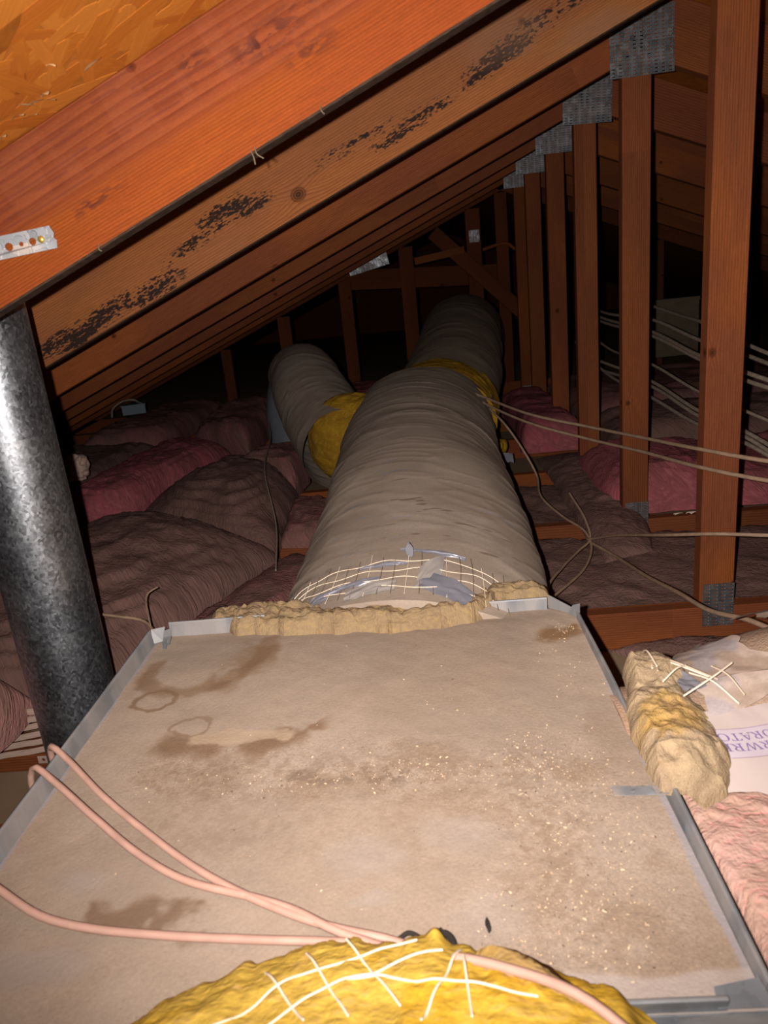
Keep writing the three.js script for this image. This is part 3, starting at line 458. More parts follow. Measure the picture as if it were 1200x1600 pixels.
{ // wood crumbs and grit: nobody could count them
  const R = rng(900), N = 3600, g = new THREE.IcosahedronGeometry(0.001, 0), im = new THREE.InstancedMesh(g, new THREE.MeshStandardMaterial({ roughness: 0.9 }), N), m = new THREE.Matrix4(), q = new THREE.Quaternion(), e = new THREE.Euler(), c = new THREE.Color();
  const cl = [[0.10, -0.70, 0.05, 0.05, 5], [0.12, -0.6, 0.05, 0.05, 4], [0.09, -0.5, 0.06, 0.04, 4], [-0.05, -0.695, 0.14, 0.02, 4], [-0.2, -0.70, 0.12, 0.025, 2], [0.18, -1.01, 0.015, 0.02, 1.2], [0.05, -0.455, 0.07, 0.02, 1.6], [0.16, -0.9, 0.03, 0.08, 1], [-0.1, -0.7, 0.3, 0.25, 3]], tot = cl.reduce((s, k) => s + k[4], 0), G = () => (R() + R() + R() - 1.5) * 1.3;
  for (let i = 0; i < N; i++) {
    let k = R() * tot, j = 0; while ((k -= cl[j][4]) > 0) j++; const x = clamp(cl[j][0] + G() * cl[j][2], BX0 + 0.01, BX1 - 0.01), z = clamp(cl[j][1] + G() * cl[j][3], BZ1 + 0.01, BZ0 - 0.01), s = 0.22 + Math.pow(R(), 5) * 1.0;
    q.setFromEuler(e.set((R() - 0.5) * 0.6, R() * 6.28, 0)); m.compose(new THREE.Vector3(x, BT + 0.0001, z), q, new THREE.Vector3(s * (1 + R() * 0.9), s * 0.5, s * 0.8)); im.setMatrixAt(i, m);
    const t = R(); im.setColorAt(i, t < 0.12 ? c.setRGB(0.10, 0.07, 0.05) : t < 0.5 ? c.setRGB(0.62, 0.46, 0.30) : c.setRGB(0.42, 0.30, 0.20));
  }
  im.name = 'debris'; im.userData.kind = 'stuff'; im.castShadow = im.receiveShadow = true; scene.add(tag(im, 'pale wood crumbs and dark grit scattered over the dusty box top', 'debris'));
}

// ---------------------------------------------------------------- main insulated duct
function ductDisp(seed, amp, slant = 0.05) { return (s, th, t) => { const w = fbm3(s * 4, Math.cos(th) * 1.2 + 3, Math.sin(th) * 1.2, 2, seed); const ph = s + slant * Math.cos(th) + 0.05 * w; const a = 1 - Math.abs(2 * n3(ph * 15, Math.cos(th) * 0.9 + 4, Math.sin(th) * 0.9, seed + 3) - 1), b = 1 - Math.abs(2 * n3(ph * 38, Math.cos(th) * 2.2 + 4, Math.sin(th) * 2.2, seed + 5) - 1); const m = ss(0.35, 0.65, fbm3(s * 6, Math.cos(th) * 1.4 + 7, Math.sin(th) * 1.4, 2, seed + 21)); return amp * (Math.pow(a, 5) * 0.9 * m + Math.pow(b, 5) * 0.4 * (1 - 0.6 * m)) + amp * 2.4 * (fbm3(s * 5, Math.cos(th) * 1.5, Math.sin(th) * 1.5, 2, seed + 9) - 0.5); }; }
const duct = thing('insulated_duct', 'large dusty insulated flexible duct running straight back from the box', 'duct', [-0.03, 0.09, -1.8]);
const DP = [[-0.066, 0.225, -1.098], [-0.052, 0.238, -1.2], [-0.038, 0.252, -1.38], [-0.03, 0.266, -1.6], [-0.03, 0.294, -2.0], [-0.022, 0.326, -2.4], [-0.005, 0.346, -2.72]];
const DR = (t) => [lerp(0.236, 0.243, ss(0, 0.15, t)) + 0.004 * Math.sin(t * 9), lerp(0.130, 0.186, ss(0, 0.55, t))];
const dd = ductDisp(700, 0.0052, 0.07), DS = sweepFn(DP, DR, dd);
mesh('jacket', sweep(DP, DR, 330, 200, dd), jacketMat, duct);
{ // netting over the cut end: each thread is a part of its own
  const net = new THREE.Group(); net.name = 'netting'; duct.add(net); net.position.set(0.03, -0.09, 1.8);
  const thread = (P, m = threadMat) => mesh('thread', tube(P, 0.00075, P.length * 3, 5), m, net);
  const P = (s, th) => DS.f(s / DS.L, th, 0.006).toArray();
  const th0 = 0.66, th1 = 2.86, n = 23;
  for (let i = 0; i <= n; i++) { const th = lerp(th0, th1, i / n), k = i / n, smx = 0.115 + 0.012 * Math.sin(i * 1.7) - 0.03 * ss(0.75, 1, k) - 0.035 * ss(0.18, 0, k), sl = -0.03 + 0.10 * k - 0.03; thread([0.0, 0.33, 0.66, 1].map((a) => P(0.012 + a * smx, th + sl * a * -1.6)), i % 3 ? threadShadeMat : threadMat); }
  for (let j = 0; j < 4; j++) { const L = []; for (let i = 0; i <= 40; i++) { const k = i / 40; L.push(P(0.035 + j * 0.025 + 0.004 * Math.sin(k * 30 + j * 2) - (j * 0.009) * (ss(0.8, 1, k) + ss(0.2, 0, k)), lerp(th0 + j * 0.05, th1 - j * 0.06, k))); } thread(L, threadMat); }
  // torn pieces of the silver film
  const flap = (s0, s1, a0, a1, lift, m, sk = 0) => mesh('torn_film', gridGeo(16, 10, (i, j) => { const e = Math.sin(i * Math.PI), s = lerp(s0, s1, j) + sk * (i - 0.5) + 0.008 * (fbm(i * 5, j * 3, 2, 720) - 0.5); return DS.f(clamp(s / DS.L), lerp(a0, a1, i), 0.004 + lift * j * (0.4 + 0.6 * e) + 0.005 * (fbm(i * 4, j * 4 + s0 * 90, 3, 721) - 0.3)); }), m, duct);
  flap(0.012, 0.06, 1.04, 1.44, 0.005, filmMat, 0.045); flap(0.05, 0.105, 1.30, 1.46, 0.008, filmPaleMat, -0.04); flap(0.015, 0.045, 1.6, 1.95, 0.004, filmPaleMat, -0.02); flap(0.045, 0.056, 1.72, 2.2, 0.004, filmMat, -0.03); flap(0.018, 0.04, 2.1, 2.3, 0.004, filmMat, -0.02); flap(0.098, 0.104, 1.55, 1.9, 0.004, filmMat); flap(0.135, 0.142, 1.15, 1.62, 0.004, filmMat, 0.02); flap(0.02, 0.09, 0.47, 0.51, 0.004, filmMat);
  // upright tear
  const c = DS.f(0.125 / DS.L, 1.535, 0); mesh('torn_film', gridGeo(8, 4, (i, j) => new THREE.Vector3(c.x - 0.002 + (j - 0.5) * 0.014 * Math.sin(Math.PI * (0.15 + 0.85 * i)), c.y + 0.004 + i * 0.028, c.z + 0.004 * j)), filmMat, duct);
}
function ragPad(L, axis, y0, H, seed, nA, nB) { // pad of torn wool: [along, edge a, edge b] stations; ragged edges
  const at = (t, k) => { const q = clamp(t) * (L.length - 1), a = Math.min(L.length - 2, Math.floor(q)), e = sm(q - a); return lerp(L[a][k], L[a + 1][k], e); };
  return gridGeo(nA, nB, (i, j) => {
    const s = at(i, 0), n = (k, f) => fbm(i * f, k, 4, seed + k) - 0.5, A = at(i, 1) + 0.022 * n(3, 16) + 0.010 * n(5, 60), B = at(i, 2) + 0.014 * n(8, 14), u = lerp(A, B, j);
    const x = axis ? s : u, z = axis ? u : s, e = Math.min(1, Math.sqrt(clamp(j / 0.2)), Math.sqrt(clamp((1 - j) / 0.2)), Math.sqrt(clamp(i / 0.05)), Math.sqrt(clamp((1 - i) / 0.05)));
    const fold = Math.pow(1 - Math.abs(2 * n2(s * 22 + 2 * fbm(x * 20, z * 20, 2, seed + 11), u * 30, seed + 12) - 1), 3);
    return new THREE.Vector3(x, y0 + e * (H - 0.3 * H * fold + 0.9 * H * (fbm(x * 11, z * 14, 3, seed + 13) - 0.5) + 0.010 * (fbm(x * 110, z * 110, 2, seed + 14) - 0.5)) - (1 - e) * 0.012, z); }, (i, j) => [at(i, 0), lerp(at(i, 1), at(i, 2), j)]);
}
mesh('insulation', ragPad([[-0.385, -1.108, -1.135], [-0.33, -1.075, -1.15], [-0.26, -1.056, -1.15], [-0.17, -1.046, -1.15], [-0.08, -1.042, -1.148], [0.0, -1.038, -1.148], [0.05, -1.05, -1.145], [0.09, -1.095, -1.15], [0.18, -1.115, -1.14]], 1, 0.323, 0.021, 730, 220, 40), mat(setRepeat(woolTex(733, [192, 164, 126], [180, 152, 118], [200, 168, 112]), 0.25, 0.25), { roughness: 1, bumpScale: 0.003, k: 0.47 }), duct, 'torn yellowish fibreglass at the cut end');

// ---------------------------------------------------------------- wye, branch duct, far duct
const wye = thing('wye_fitting', 'yellow fibreglass wrapped wye where the big duct splits', 'duct fitting', [-0.1, 0.09, -2.7]);
mesh('insulation', mergeGeometries([wool([[0.0, 0.315, -2.62], [0.0, 0.32, -2.72], [0.03, 0.33, -2.85], [0.08, 0.345, -3.0]], (t) => [0.262 - 0.03 * t, 0.195 - 0.01 * t], 800, 0.012, 50, 90, 0.03),
  wool([[0.02, 0.29, -2.62], [-0.12, 0.30, -2.58], [-0.19, 0.30, -2.54], [-0.245, 0.31, -2.56], [-0.29, 0.335, -2.64]], (t) => [0.145 + 0.02 * Math.sin(t * 3.14), 0.168 - 0.01 * t], 801, 0.012, 60, 80, 0.06)]), woolAmber, wye);
mesh('film', gridGeo(14, 10, (i, j) => new THREE.Vector3(0.235 + 0.012 * fbm(i * 3, j * 3, 2, 803) + 0.02 * j, 0.40 - 0.26 * i, -2.66 - 0.12 * j)), filmMat, wye, 'torn silver film at its right side');
mesh('tuft', wool([[0.25, 0.19, -2.83], [0.28, 0.18, -2.86], [0.315, 0.175, -2.87]], () => [0.035, 0.03], 804, 0.008, 20, 18), woolAmber, wye);
const branch = thing('branch_duct', 'smaller grey insulated branch duct rising left from the wye and bending down', 'duct', [-0.5, 0, -3]);
mesh('jacket', sweep([[-0.285, 0.295, -2.50], [-0.37, 0.36, -2.75], [-0.455, 0.44, -3.0], [-0.50, 0.475, -3.2], [-0.545, 0.47, -3.36]], (t) => [0.146 + 0.006 * Math.sin(t * 5), 0.152 - 0.015 * t], 120, 90, ductDisp(810, 0.0045), { caps: false }), jacketBranchDim, branch);
mesh('elbow', sweep([[-0.53, 0.45, -3.34], [-0.57, 0.41, -3.43], [-0.60, 0.33, -3.46], [-0.61, 0.23, -3.45], [-0.61, 0.12, -3.44]], (t) => [0.13, 0.13], 70, 70, ductDisp(811, 0.004), { upright: false }), mat(null, { color: 0x5c6069, roughness: 0.6 }), branch, 'grey blue elbow turning down into the insulation');
mesh('insulation', wool([[-0.80, 0.13, -3.36], [-0.72, 0.13, -3.27], [-0.62, 0.13, -3.25], [-0.54, 0.13, -3.27]], () => [0.05, 0.035], 812, 0.012, 40, 24), woolAmber, branch);
const farDuct = thing('insulated_duct', 'dim far insulated duct going on past the wye into the dark', 'duct', [0.2, 0.1, -3.6]);
mesh('jacket', sweep([[0.07, 0.345, -2.93], [0.12, 0.385, -3.15], [0.17, 0.44, -3.5], [0.215, 0.50, -3.9], [0.25, 0.53, -4.25], [0.30, 0.50, -4.6], [0.34, 0.42, -4.85]], (t) => [0.208, 0.192], 150, 100, ductDisp(820, 0.005), { caps: false }), jacketFarDim, farDuct);

// ---------------------------------------------------------------- duct leaving the right side of the box
const side = thing('insulated_duct', 'torn printed duct leaving the right side of the box over pink batt', 'duct', [0.35, 0.1, -0.82]);
const SP = [[0.216, 0.205, -0.785], [0.30, 0.215, -0.785], [0.38, 0.230, -0.815], [0.46, 0.246, -0.845], [0.53, 0.25, -0.825], [0.61, 0.245, -0.72], [0.75, 0.24, -0.63], [1.1, 0.24, -0.58]], SR = (t) => [0.152 + 0.012 * t, 0.115 + 0.01 * t];
const sdisp = (s, th, t) => 0.9 * ductDisp(840, 0.004)(s, th, t) + 0.012 * (fbm3(s * 7, Math.cos(th) * 2, Math.sin(th) * 2, 3, 841) - 0.5), SS = sweepFn(SP, SR, sdisp);
const skinMat = mat(setRepeat(makeTex(512, 512, (u, v) => { const b = fbm(u * 7, v * 7, 4, 850), g = n2(u * 300, v * 300, 851); let c = mixc([222, 200, 186], [190, 166, 148], ss(0.4, 0.6, b)); c = mixc(c, [186, 180, 190], ss(0.62, 0.75, fbm(u * 9, v * 5, 3, 852)) * 0.6); return [...scale(c, 0.96 + 0.08 * g), b]; }), 0.4, 0.4), { roughness: 0.6, bumpScale: 0.003, k: 0.66 });
const skinDustMat = mat(setRepeat(makeTex(512, 512, (u, v) => { const b = fbm(u * 7, v * 7, 4, 860), g = n2(u * 300, v * 300, 861); return [...scale(mixc([206, 174, 150], [192, 158, 132], ss(0.4, 0.6, b)), 0.95 + 0.1 * g), b * 0.7 + g * 0.3]; }), 0.4, 0.4), { roughness: 0.9, bumpScale: 0.003 });
mesh('jacket', sweep(SP, SR, 120, 100, sdisp), skinDustMat, side);
// yellow wool showing between the box and the cut of the jacket; it laps over the edge of the box
const moundTex = makeTex(448, 448, (a, b) => { // a: near to far, b: from the box rim to the cut
  const x = a * 0.36, y = b * 0.14, w = fbm(x * 30, y * 30, 3, 861), f = fbm(x * 90 + 4 * w, y * 22 + 2 * w, 4, 862), g = n2(x * 1600, y * 1600, 863);
  let c = mixc([208, 182, 146], [196, 170, 138], ss(0.35, 0.65, fbm(x * 16, y * 16, 3, 864)));
  const q = Math.hypot((a - 0.42 + 0.12 * (w - 0.5)) / 0.16, (b - 0.38 + 0.5 * (w - 0.5)) / 0.34); c = mixc(c, [220, 178, 104], ss(1.15, 0.55, q) * (0.6 + 0.5 * w));
  c = mixc(c, [160, 130, 96], ss(0.6, 0.75, f) * 0.4); return [...scale(c, 0.92 + 0.1 * f + 0.08 * g), 0.45 * f + 0.2 * w + 0.35 * g]; });
const moundMat = mat(moundTex, { roughness: 1, bumpScale: 0.003, k: 0.56 });
{ // lumpy pad lapping over the rim of the box
  const L = [[-0.634, 0.208, 0.250], [-0.652, 0.205, 0.276], [-0.675, 0.204, 0.292], [-0.70, 0.203, 0.302], [-0.735, 0.204, 0.306], [-0.77, 0.208, 0.304], [-0.80, 0.215, 0.300], [-0.835, 0.224, 0.306], [-0.865, 0.230, 0.306], [-0.885, 0.240, 0.292]];
  const at = (t, k) => { const q = clamp(t) * (L.length - 1), a = Math.min(L.length - 2, Math.floor(q)), e = sm(q - a); return lerp(L[a][k], L[a + 1][k], e); };
  mesh('insulation', gridGeo(150, 70, (i, j) => {
    const z = at(i, 0) + 0.004 * (fbm(j * 6, i * 4, 2, 865) - 0.5), xl = at(i, 1) + 0.008 * (fbm(i * 14, 3, 3, 866) - 0.5), xr = at(i, 2) + 0.014 * (fbm(i * 12, 8, 3, 867) - 0.5), u = j, x = lerp(xl, xr, u);
    const e = Math.min(1, Math.sqrt(clamp(u / 0.14)), Math.sqrt(clamp((1 - u) / 0.16)), Math.sqrt(clamp(i / 0.22)), Math.sqrt(clamp((1 - i) / 0.08)));
    const fold = Math.pow(1 - Math.abs(2 * n2(z * 26 + 2 * fbm(x * 20, z * 20, 2, 868), x * 9, 869) - 1), 3);
    const base = lerp(0.330, 0.312, ss(0.5, 1, u)), y = base + e * (0.026 - 0.007 * fold + 0.015 * (fbm(x * 18, z * 18, 3, 870) - 0.5) + 0.010 * (fbm(x * 80, z * 80, 3, 871) - 0.5)) - (1 - e) * 0.010;
    return new THREE.Vector3(x, y, z); }, (i, j) => [i, j]), moundMat, side, 'lumpy dusty yellow fibreglass');
  mesh('insulation', wool([[0.262, 0.295, -0.895], [0.302, 0.285, -0.87], [0.304, 0.285, -0.82], [0.308, 0.285, -0.75], [0.298, 0.285, -0.70], [0.272, 0.29, -0.668]], (t) => [0.02, 0.034], 873, 0.010, 110, 36), woolTan, side, 'dusty yellow rim');
}
const labelTex = (() => {
  const W = 1024, H = 880, cv = document.createElement('canvas'); cv.width = W; cv.height = H; const g = cv.getContext('2d');
  g.fillStyle = 'rgb(206,190,184)'; g.fillRect(0, 0, W, H); g.fillStyle = 'rgb(204,190,200)'; g.fillRect(0, 404, W, 276);
  g.fillStyle = 'rgb(160,132,158)'; g.fillRect(0, 400, W, 6); g.fillRect(0, 677, W, 6);
  g.fillStyle = 'rgb(124,104,156)'; g.textAlign = 'center'; g.textBaseline = 'middle'; g.font = '100px serif';
  g.fillText('UNDERWRITERS', 636, 501, 765); g.fillText('LABORATORIES', 636, 600, 765);
  const R = rng(880); g.fillStyle = 'rgba(206,190,180,0.55)'; for (let i = 0; i < 520; i++) { g.beginPath(); g.arc(R() * W, R() * H, 1 + R() * R() * 11, 0, 7); g.fill(); }
  const t = new THREE.CanvasTexture(cv); t.colorSpace = THREE.SRGBColorSpace; return t;
})();
const labelMat = new THREE.MeshStandardMaterial({ map: labelTex, color: new THREE.Color(ALB + 0.08, ALB + 0.08, ALB + 0.08), roughness: 0.42, side: THREE.DoubleSide });
// sleeve of thin film with the print: text reads from the far side
mesh('label', gridGeo(40, 24, (i, j) => { const s = lerp(0.052, 0.182, i), th = lerp(0.62, 1.36, j) - 1.86 * (s - 0.085); return SS.f(s / SS.L, th, 0.010 + 0.003 * fbm(i * 6, j * 3, 2, 883)); }, (i, j) => [1 - i, 1 - j]), labelMat, side, 'printed film with upside-down lettering');
mesh('torn_film', gridGeo(26, 20, (i, j) => { const th = lerp(1.30, 2.6, j), s = 0.09 + 0.028 * (fbm(j * 6, 2, 3, 885) - 0.3) + i * (0.10 + 0.06 * fbm(j * 5, 7, 3, 886)); return SS.f(s / SS.L, th, 0.007 + 0.010 * (fbm(i * 3, j * 4, 3, 887)) * (1 - i * 0.6)); }, (i, j, p) => [p.x, p.z]), skinMat, side, 'torn grey film');
mesh('torn_film', gridGeo(12, 10, (i, j) => { const th = lerp(1.55, 1.8, j), s = 0.08 + 0.03 * i; return SS.f(s / SS.L, th, 0.014 + 0.008 * fbm(i * 3, j * 3, 2, 888)); }), filmMat, side);
mesh('torn_film', gridGeo(16, 12, (i, j) => { const th = lerp(1.9, 2.35, j), s = 0.235 + 0.2 * i + 0.02 * fbm(j * 5, 3, 2, 890); return SS.f(s / SS.L, th, 0.020 + 0.006 * fbm(i * 3, j * 3, 2, 889)); }, (i, j, p) => [p.x, p.z]), skinMat, side);
{ const net = new THREE.Group(); net.name = 'netting'; side.add(net); net.position.set(-0.35, -0.1, 0.82); const P = (s, th, o) => SS.f(s / SS.L, th, o).toArray();
  const L = [[0.075, 2.15, 0.03, 0.12, 1.6, 0.022], [0.08, 2.2, 0.035, 0.125, 1.55, 0.02], [0.06, 2.1, 0.02, 0.10, 2.3, 0.03], [0.055, 1.8, 0.03, 0.085, 2.2, 0.03], [0.06, 1.75, 0.03, 0.095, 2.15, 0.026], [0.055, 1.55, 0.034, 0.11, 1.75, 0.03], [0.07, 1.42, 0.03, 0.15, 1.56, 0.03], [0.13, 1.35, 0.02, 0.13, 1.62, 0.03], [0.105, 1.68, 0.026, 0.115, 1.3, 0.022], [0.065, 2.2, 0.04, 0.06, 1.75, 0.036]];
  L.forEach(([a, b, c, d, e, f], i) => mesh('thread', tube([P(a, b, c), P((a + d) / 2, (b + e) / 2, (c + f) / 2 + 0.006), P(d, e, f)], 0.0012, 10, 5), i % 3 === 1 ? threadTan : threadMat, net)); }

// ---------------------------------------------------------------- near duct end with bright yellow wool
const near = thing('insulated_duct', 'near duct end with bright yellow fibreglass and white netting at the bottom', 'duct', [-0.08, 0.1, -0.25]);
mesh('jacket', sweep([[-0.08, 0.2, -0.40], [-0.08, 0.2, -0.2], [-0.08, 0.2, 0.2]], () => [0.21, 0.105], 40, 60, ductDisp(900, 0.004)), jacketMat, near);
const heapY = (x, z) => { // wool lying on the rim of the box
  const a = (x + 0.085) / 0.19, edge = -0.475 + 0.055 * a * a + 0.03 * Math.pow(Math.max(0, -a), 3) + 0.014 * (fbm(x * 30, 2, 3, 910) - 0.5) - 0.012 * gauss(x, 0, -0.026, 0, 0.009, 1) + 0.012 * (fbm(x * 90, 5, 3, 909) - 0.5), d = z - edge;
  return [d, 0.322 + 0.028 * Math.sqrt(clamp(d / 0.05)) + 0.02 * ss(0.02, 0.14, d) + 0.010 * (fbm(x * 20, z * 20, 3, 911) - 0.5) * clamp(d / 0.02) + 0.003 * (fbm(x * 110, z * 110, 3, 912) - 0.5) * clamp(d / 0.02) + 0.007 * gauss(x, z, -0.024, -0.466, 0.006, 0.010) * clamp(d / 0.008)]; };
mesh('insulation', gridGeo(220, 140, (i, j) => { const x = -0.30 + 0.43 * i; const a = (x + 0.085) / 0.19, e = heapY(x, -1)[0]; const z = lerp(-1 - e - 0.0, -0.05, j * j * 0.6 + j * 0.4); const y = heapY(x, z)[1], w = ss(0, 0.06, Math.min(i, 1 - i)); void a; return new THREE.Vector3(x, lerp(0.318, y, w), z); }, (i, j, p) => [p.x + p.y, p.z]), woolYellow, near, 'bright yellow fibreglass');
mesh('insulation', wool([[-0.01, 0.325, -0.435], [0.02, 0.335, -0.415], [0.045, 0.336, -0.39], [0.06, 0.335, -0.35], [0.06, 0.33, -0.3]], () => [0.036, 0.016], 913, 0.012, 90, 40), woolTanYellow, near, 'pinkish tan tuft');
{ const net = new THREE.Group(); net.name = 'netting'; near.add(net); net.position.set(0.08, -0.1, 0.25); const onHeap = ([x, z], o = 0.003) => [x, heapY(x, z)[1] + o, z];
  const N = [[[-0.155, -0.428], [-0.115, -0.372]], [[-0.125, -0.442], [-0.085, -0.376]], [[-0.095, -0.455], [-0.05, -0.385]], [[-0.185, -0.372], [-0.125, -0.418], [-0.04, -0.455]], [[-0.155, -0.365], [-0.08, -0.415], [-0.02, -0.44]], [[-0.09, -0.412], [-0.04, -0.408], [0.045, -0.392]], [[-0.006, -0.445], [-0.02, -0.405], [-0.035, -0.37]], [[-0.004, -0.43], [-0.001, -0.375]]];
  N.forEach((L, i) => { const p = []; for (let k = 0; k + 1 < L.length; k++) for (let q = 0; q < 6; q++) p.push(onHeap([lerp(L[k][0], L[k + 1][0], q / 6), lerp(L[k][1], L[k + 1][1], q / 6)], 0.003 + 0.003 * Math.sin(q + i))); p.push(onHeap(L[L.length - 1])); mesh('thread', tube(p, 0.0010, p.length * 3, 6), threadMat, net); }); }
for (const [x, z, l, r, lab] of [[-0.128, -0.452, 0.004, 0.4, 'leftmost of three small black specks along the yellow fibreglass'], [-0.112, -0.456, 0.005, 0.9, 'middle of three small black specks along the yellow fibreglass'], [-0.088, -0.464, 0.0065, -0.5, 'rightmost and longest of three black specks along the yellow fibreglass'], [0.018, -0.487, 0.007, 0.1, 'lone dark purple pellet on the dusty box top right of the yellow wool']]) {
  const g = new THREE.IcosahedronGeometry(1, 1), p = g.attributes.position; for (let i = 0; i < p.count; i++) { const k = 0.8 + 0.45 * hash(Math.round(p.getX(i) * 50), Math.round(p.getY(i) * 50), Math.round(p.getZ(i) * 50)); p.setXYZ(i, p.getX(i) * 0.0019 * k, p.getY(i) * 0.0017 * k, p.getZ(i) * l * k); } g.computeVertexNormals();
  const o = mesh('pellet', g, blackMat); o.position.set(x, BT + 0.0018, z); o.rotation.y = r; tag(o, lab, 'debris');
}
{ const o = thing('burnt_scrap', 'ragged black scrap beside the tip of the yellow fibreglass', 'debris', [-0.012, BT, -0.465]); mesh('crumb', wool([[-0.022, 0.3245, -0.482], [-0.014, 0.326, -0.474], [-0.010, 0.327, -0.462], [-0.003, 0.325, -0.452]], () => [0.003, 0.0028], 920, 0.001, 30, 12), blackMat, o); mesh('crumb', wool([[-0.056, 0.3235, -0.476], [-0.048, 0.325, -0.480], [-0.036, 0.324, -0.474]], () => [0.0012, 0.0012], 921, 0.0004, 20, 10), blackMat, o); }

// ---------------------------------------------------------------- insulation on the floor
function addBatt(q, y0, H, seed, m, label, o) { const c = q.reduce((a, p) => [a[0] + p[0] / 4, a[1] + p[1] / 4], [0, 0]); const t = thing('insulation_batt', label, 'insulation', [c[0], y0, c[1]]); mesh('fibre_pad', batt(q, y0, H, seed, o), m, t); return t; }
addBatt([[-1.40, -1.27], [-0.70, -1.27], [-0.44, -2.00], [-1.10, -2.52]], 0.091, 0.13, 1001, woolDusty, 'broad dusty pink batt mound just right of the vent pipe', { fold: 0.018, pow: 2.4, layer: 0.020, lump: (u, v) => 0.05 * Math.sin(u * 3.1) * Math.sin(v * 3.1) });
addBatt([[-0.68, -1.24], [-0.36, -1.16], [-0.25, -1.75], [-0.40, -2.04]], 0.091, 0.10, 1002, woolMixed, 'narrow dusty batt strip between the dark gap and the big duct', { fold: 0.012, pow: 3 });
addBatt([[-1.09, -2.48], [-0.46, -1.99], [-0.50, -2.70], [-0.84, -3.25]], 0.091, 0.13, 1003, woolDusty, 'wrinkled dusty batt mound behind the one by the pipe', { fold: 0.018, pow: 2.4, layer: 0.020, lump: (u, v) => 0.03 * Math.sin(u * 3.1) * Math.sin(v * 3.1) });
addBatt([[-1.42, -2.50], [-1.08, -2.53], [-0.85, -3.30], [-1.28, -3.70]], 0.091, 0.16, 1004, woolPink, 'pinker exposed batt strip beyond the two mounds', { fold: 0.018, pow: 3 });
addBatt([[-0.47, -2.12], [-0.25, -2.05], [-0.30, -2.4], [-0.50, -2.6]], 0.091, 0.08, 1005, woolMixed, 'small pink tuft of batt below the yellow wye', { fold: 0.02 });
addBatt([[-0.78, -2.86], [-0.50, -2.66], [-0.48, -3.12], [-0.74, -3.18]], 0.091, 0.15, 1006, woolMixed, 'pink batt block in front of the branch duct elbow', { fold: 0.02 });
addBatt([[-1.98, -1.35], [-1.40, -1.32], [-1.26, -2.45], [-1.95, -2.45]], 0.091, 0.15, 1007, woolMixed, 'dark batt behind the vent pipe under the low rafters', { res: 0.014 });
addBatt([[-2.1, -2.52], [-1.44, -2.55], [-1.34, -3.68], [-2.0, -3.68]], 0.091, 0.14, 1008, woolDusty, 'brownish batt under the eave beyond the white crumpled lump', { res: 0.016 });
addBatt([[-1.86, -3.8], [-1.36, -3.8], [-1.3, -5.0], [-1.8, -5.0]], 0.091, 0.14, 1009, woolMixed, 'farthest dim pink batt under the eave near the blue box', { res: 0.02 });
addBatt([[-1.22, -3.75], [-0.84, -3.42], [-0.82, -4.6], [-1.2, -4.6]], 0.091, 0.18, 1010, woolMixed, 'dim pink batt left of the branch duct elbow', { res: 0.018 });
addBatt([[-0.76, -3.7], [0.0, -3.6], [-0.05, -4.9], [-0.74, -4.9]], 0.091, 0.16, 1011, woolPink, 'dim red batt in the dark between the two ducts', { res: 0.02 });
addBatt([[-1.45, -0.86], [-0.85, -0.94], [-0.785, -1.25], [-1.45, -1.24]], 0.10, 0.19, 1012, woolNear, 'pink batt with ragged lower edge left of the vent pipe', { fold: 0.018, res: 0.008, pow: 4, lay: 0.5 });
addBatt([[0.235, -1.575], [1.7, -1.575], [1.7, -2.095], [0.235, -2.095]], 0.002, 0.072, 1013, woolDusty, 'flat dusty batt in the bay between the two nearest king posts', { fold: 0.008, fluff: 0.005, res: 0.012, pow: 14 });
addBatt([[0.24, -2.185], [0.50, -2.185], [0.50, -2.705], [0.24, -2.705]], 0.002, 0.085, 1014, woolDusty, 'dusty batt low beside the duct behind the second chord block', { fold: 0.012 });
addBatt([[0.52, -2.17], [1.9, -2.17], [1.9, -2.69], [0.54, -2.69]], 0.091, 0.15, 1015, woolPink, 'bright pink batt face behind the second king post', { fold: 0.016, lump: (u) => 0.03 * Math.sin(u * 12) });
addBatt([[0.43, -1.80], [0.58, -1.86], [0.72, -2.95], [0.44, -2.95]], 0.09, 0.055, 1016, woolDusty, 'rolled grey ridge of batt lying toward the knotted cables', { fold: 0.012, res: 0.009, pow: 2 });
addBatt([[0.70, -2.78], [2.0, -2.78], [2.0, -3.32], [0.70, -3.32]], 0.091, 0.17, 1017, woolDusty, 'dusty batt behind the third king post below the cable bundle', { fold: 0.02, res: 0.016 });
addBatt([[0.40, -3.05], [0.66, -3.05], [0.66, -4.1], [0.42, -4.1]], 0.091, 0.16, 1018, woolPink, 'dark red batt right of the far duct at the sixth king post', { res: 0.016 });
addBatt([[0.72, -3.42], [2.0, -3.42], [2.0, -4.5], [0.72, -4.5]], 0.091, 0.15, 1019, woolMixed, 'far dim batt in the right half of the attic', { res: 0.024 });
addBatt([[0.222, -0.14], [0.50, -0.14], [0.46, -0.70], [0.219, -0.71]], 0.10, 0.232, 1020, woolPale, 'pale pink batt in the lower right corner beside the box', { fold: 0.012, fluff: 0.007, res: 0.0055, pow: 22, layer: 0.014, lay: 0.35, wig: 0.25 });
addBatt([[0.62, -1.30], [1.7, -1.35], [1.7, -1.505], [0.36, -1.505]], 0.002, 0.045, 1021, woolDusty, 'low batt between the printed duct and the front chord', { fold: 0.01 });

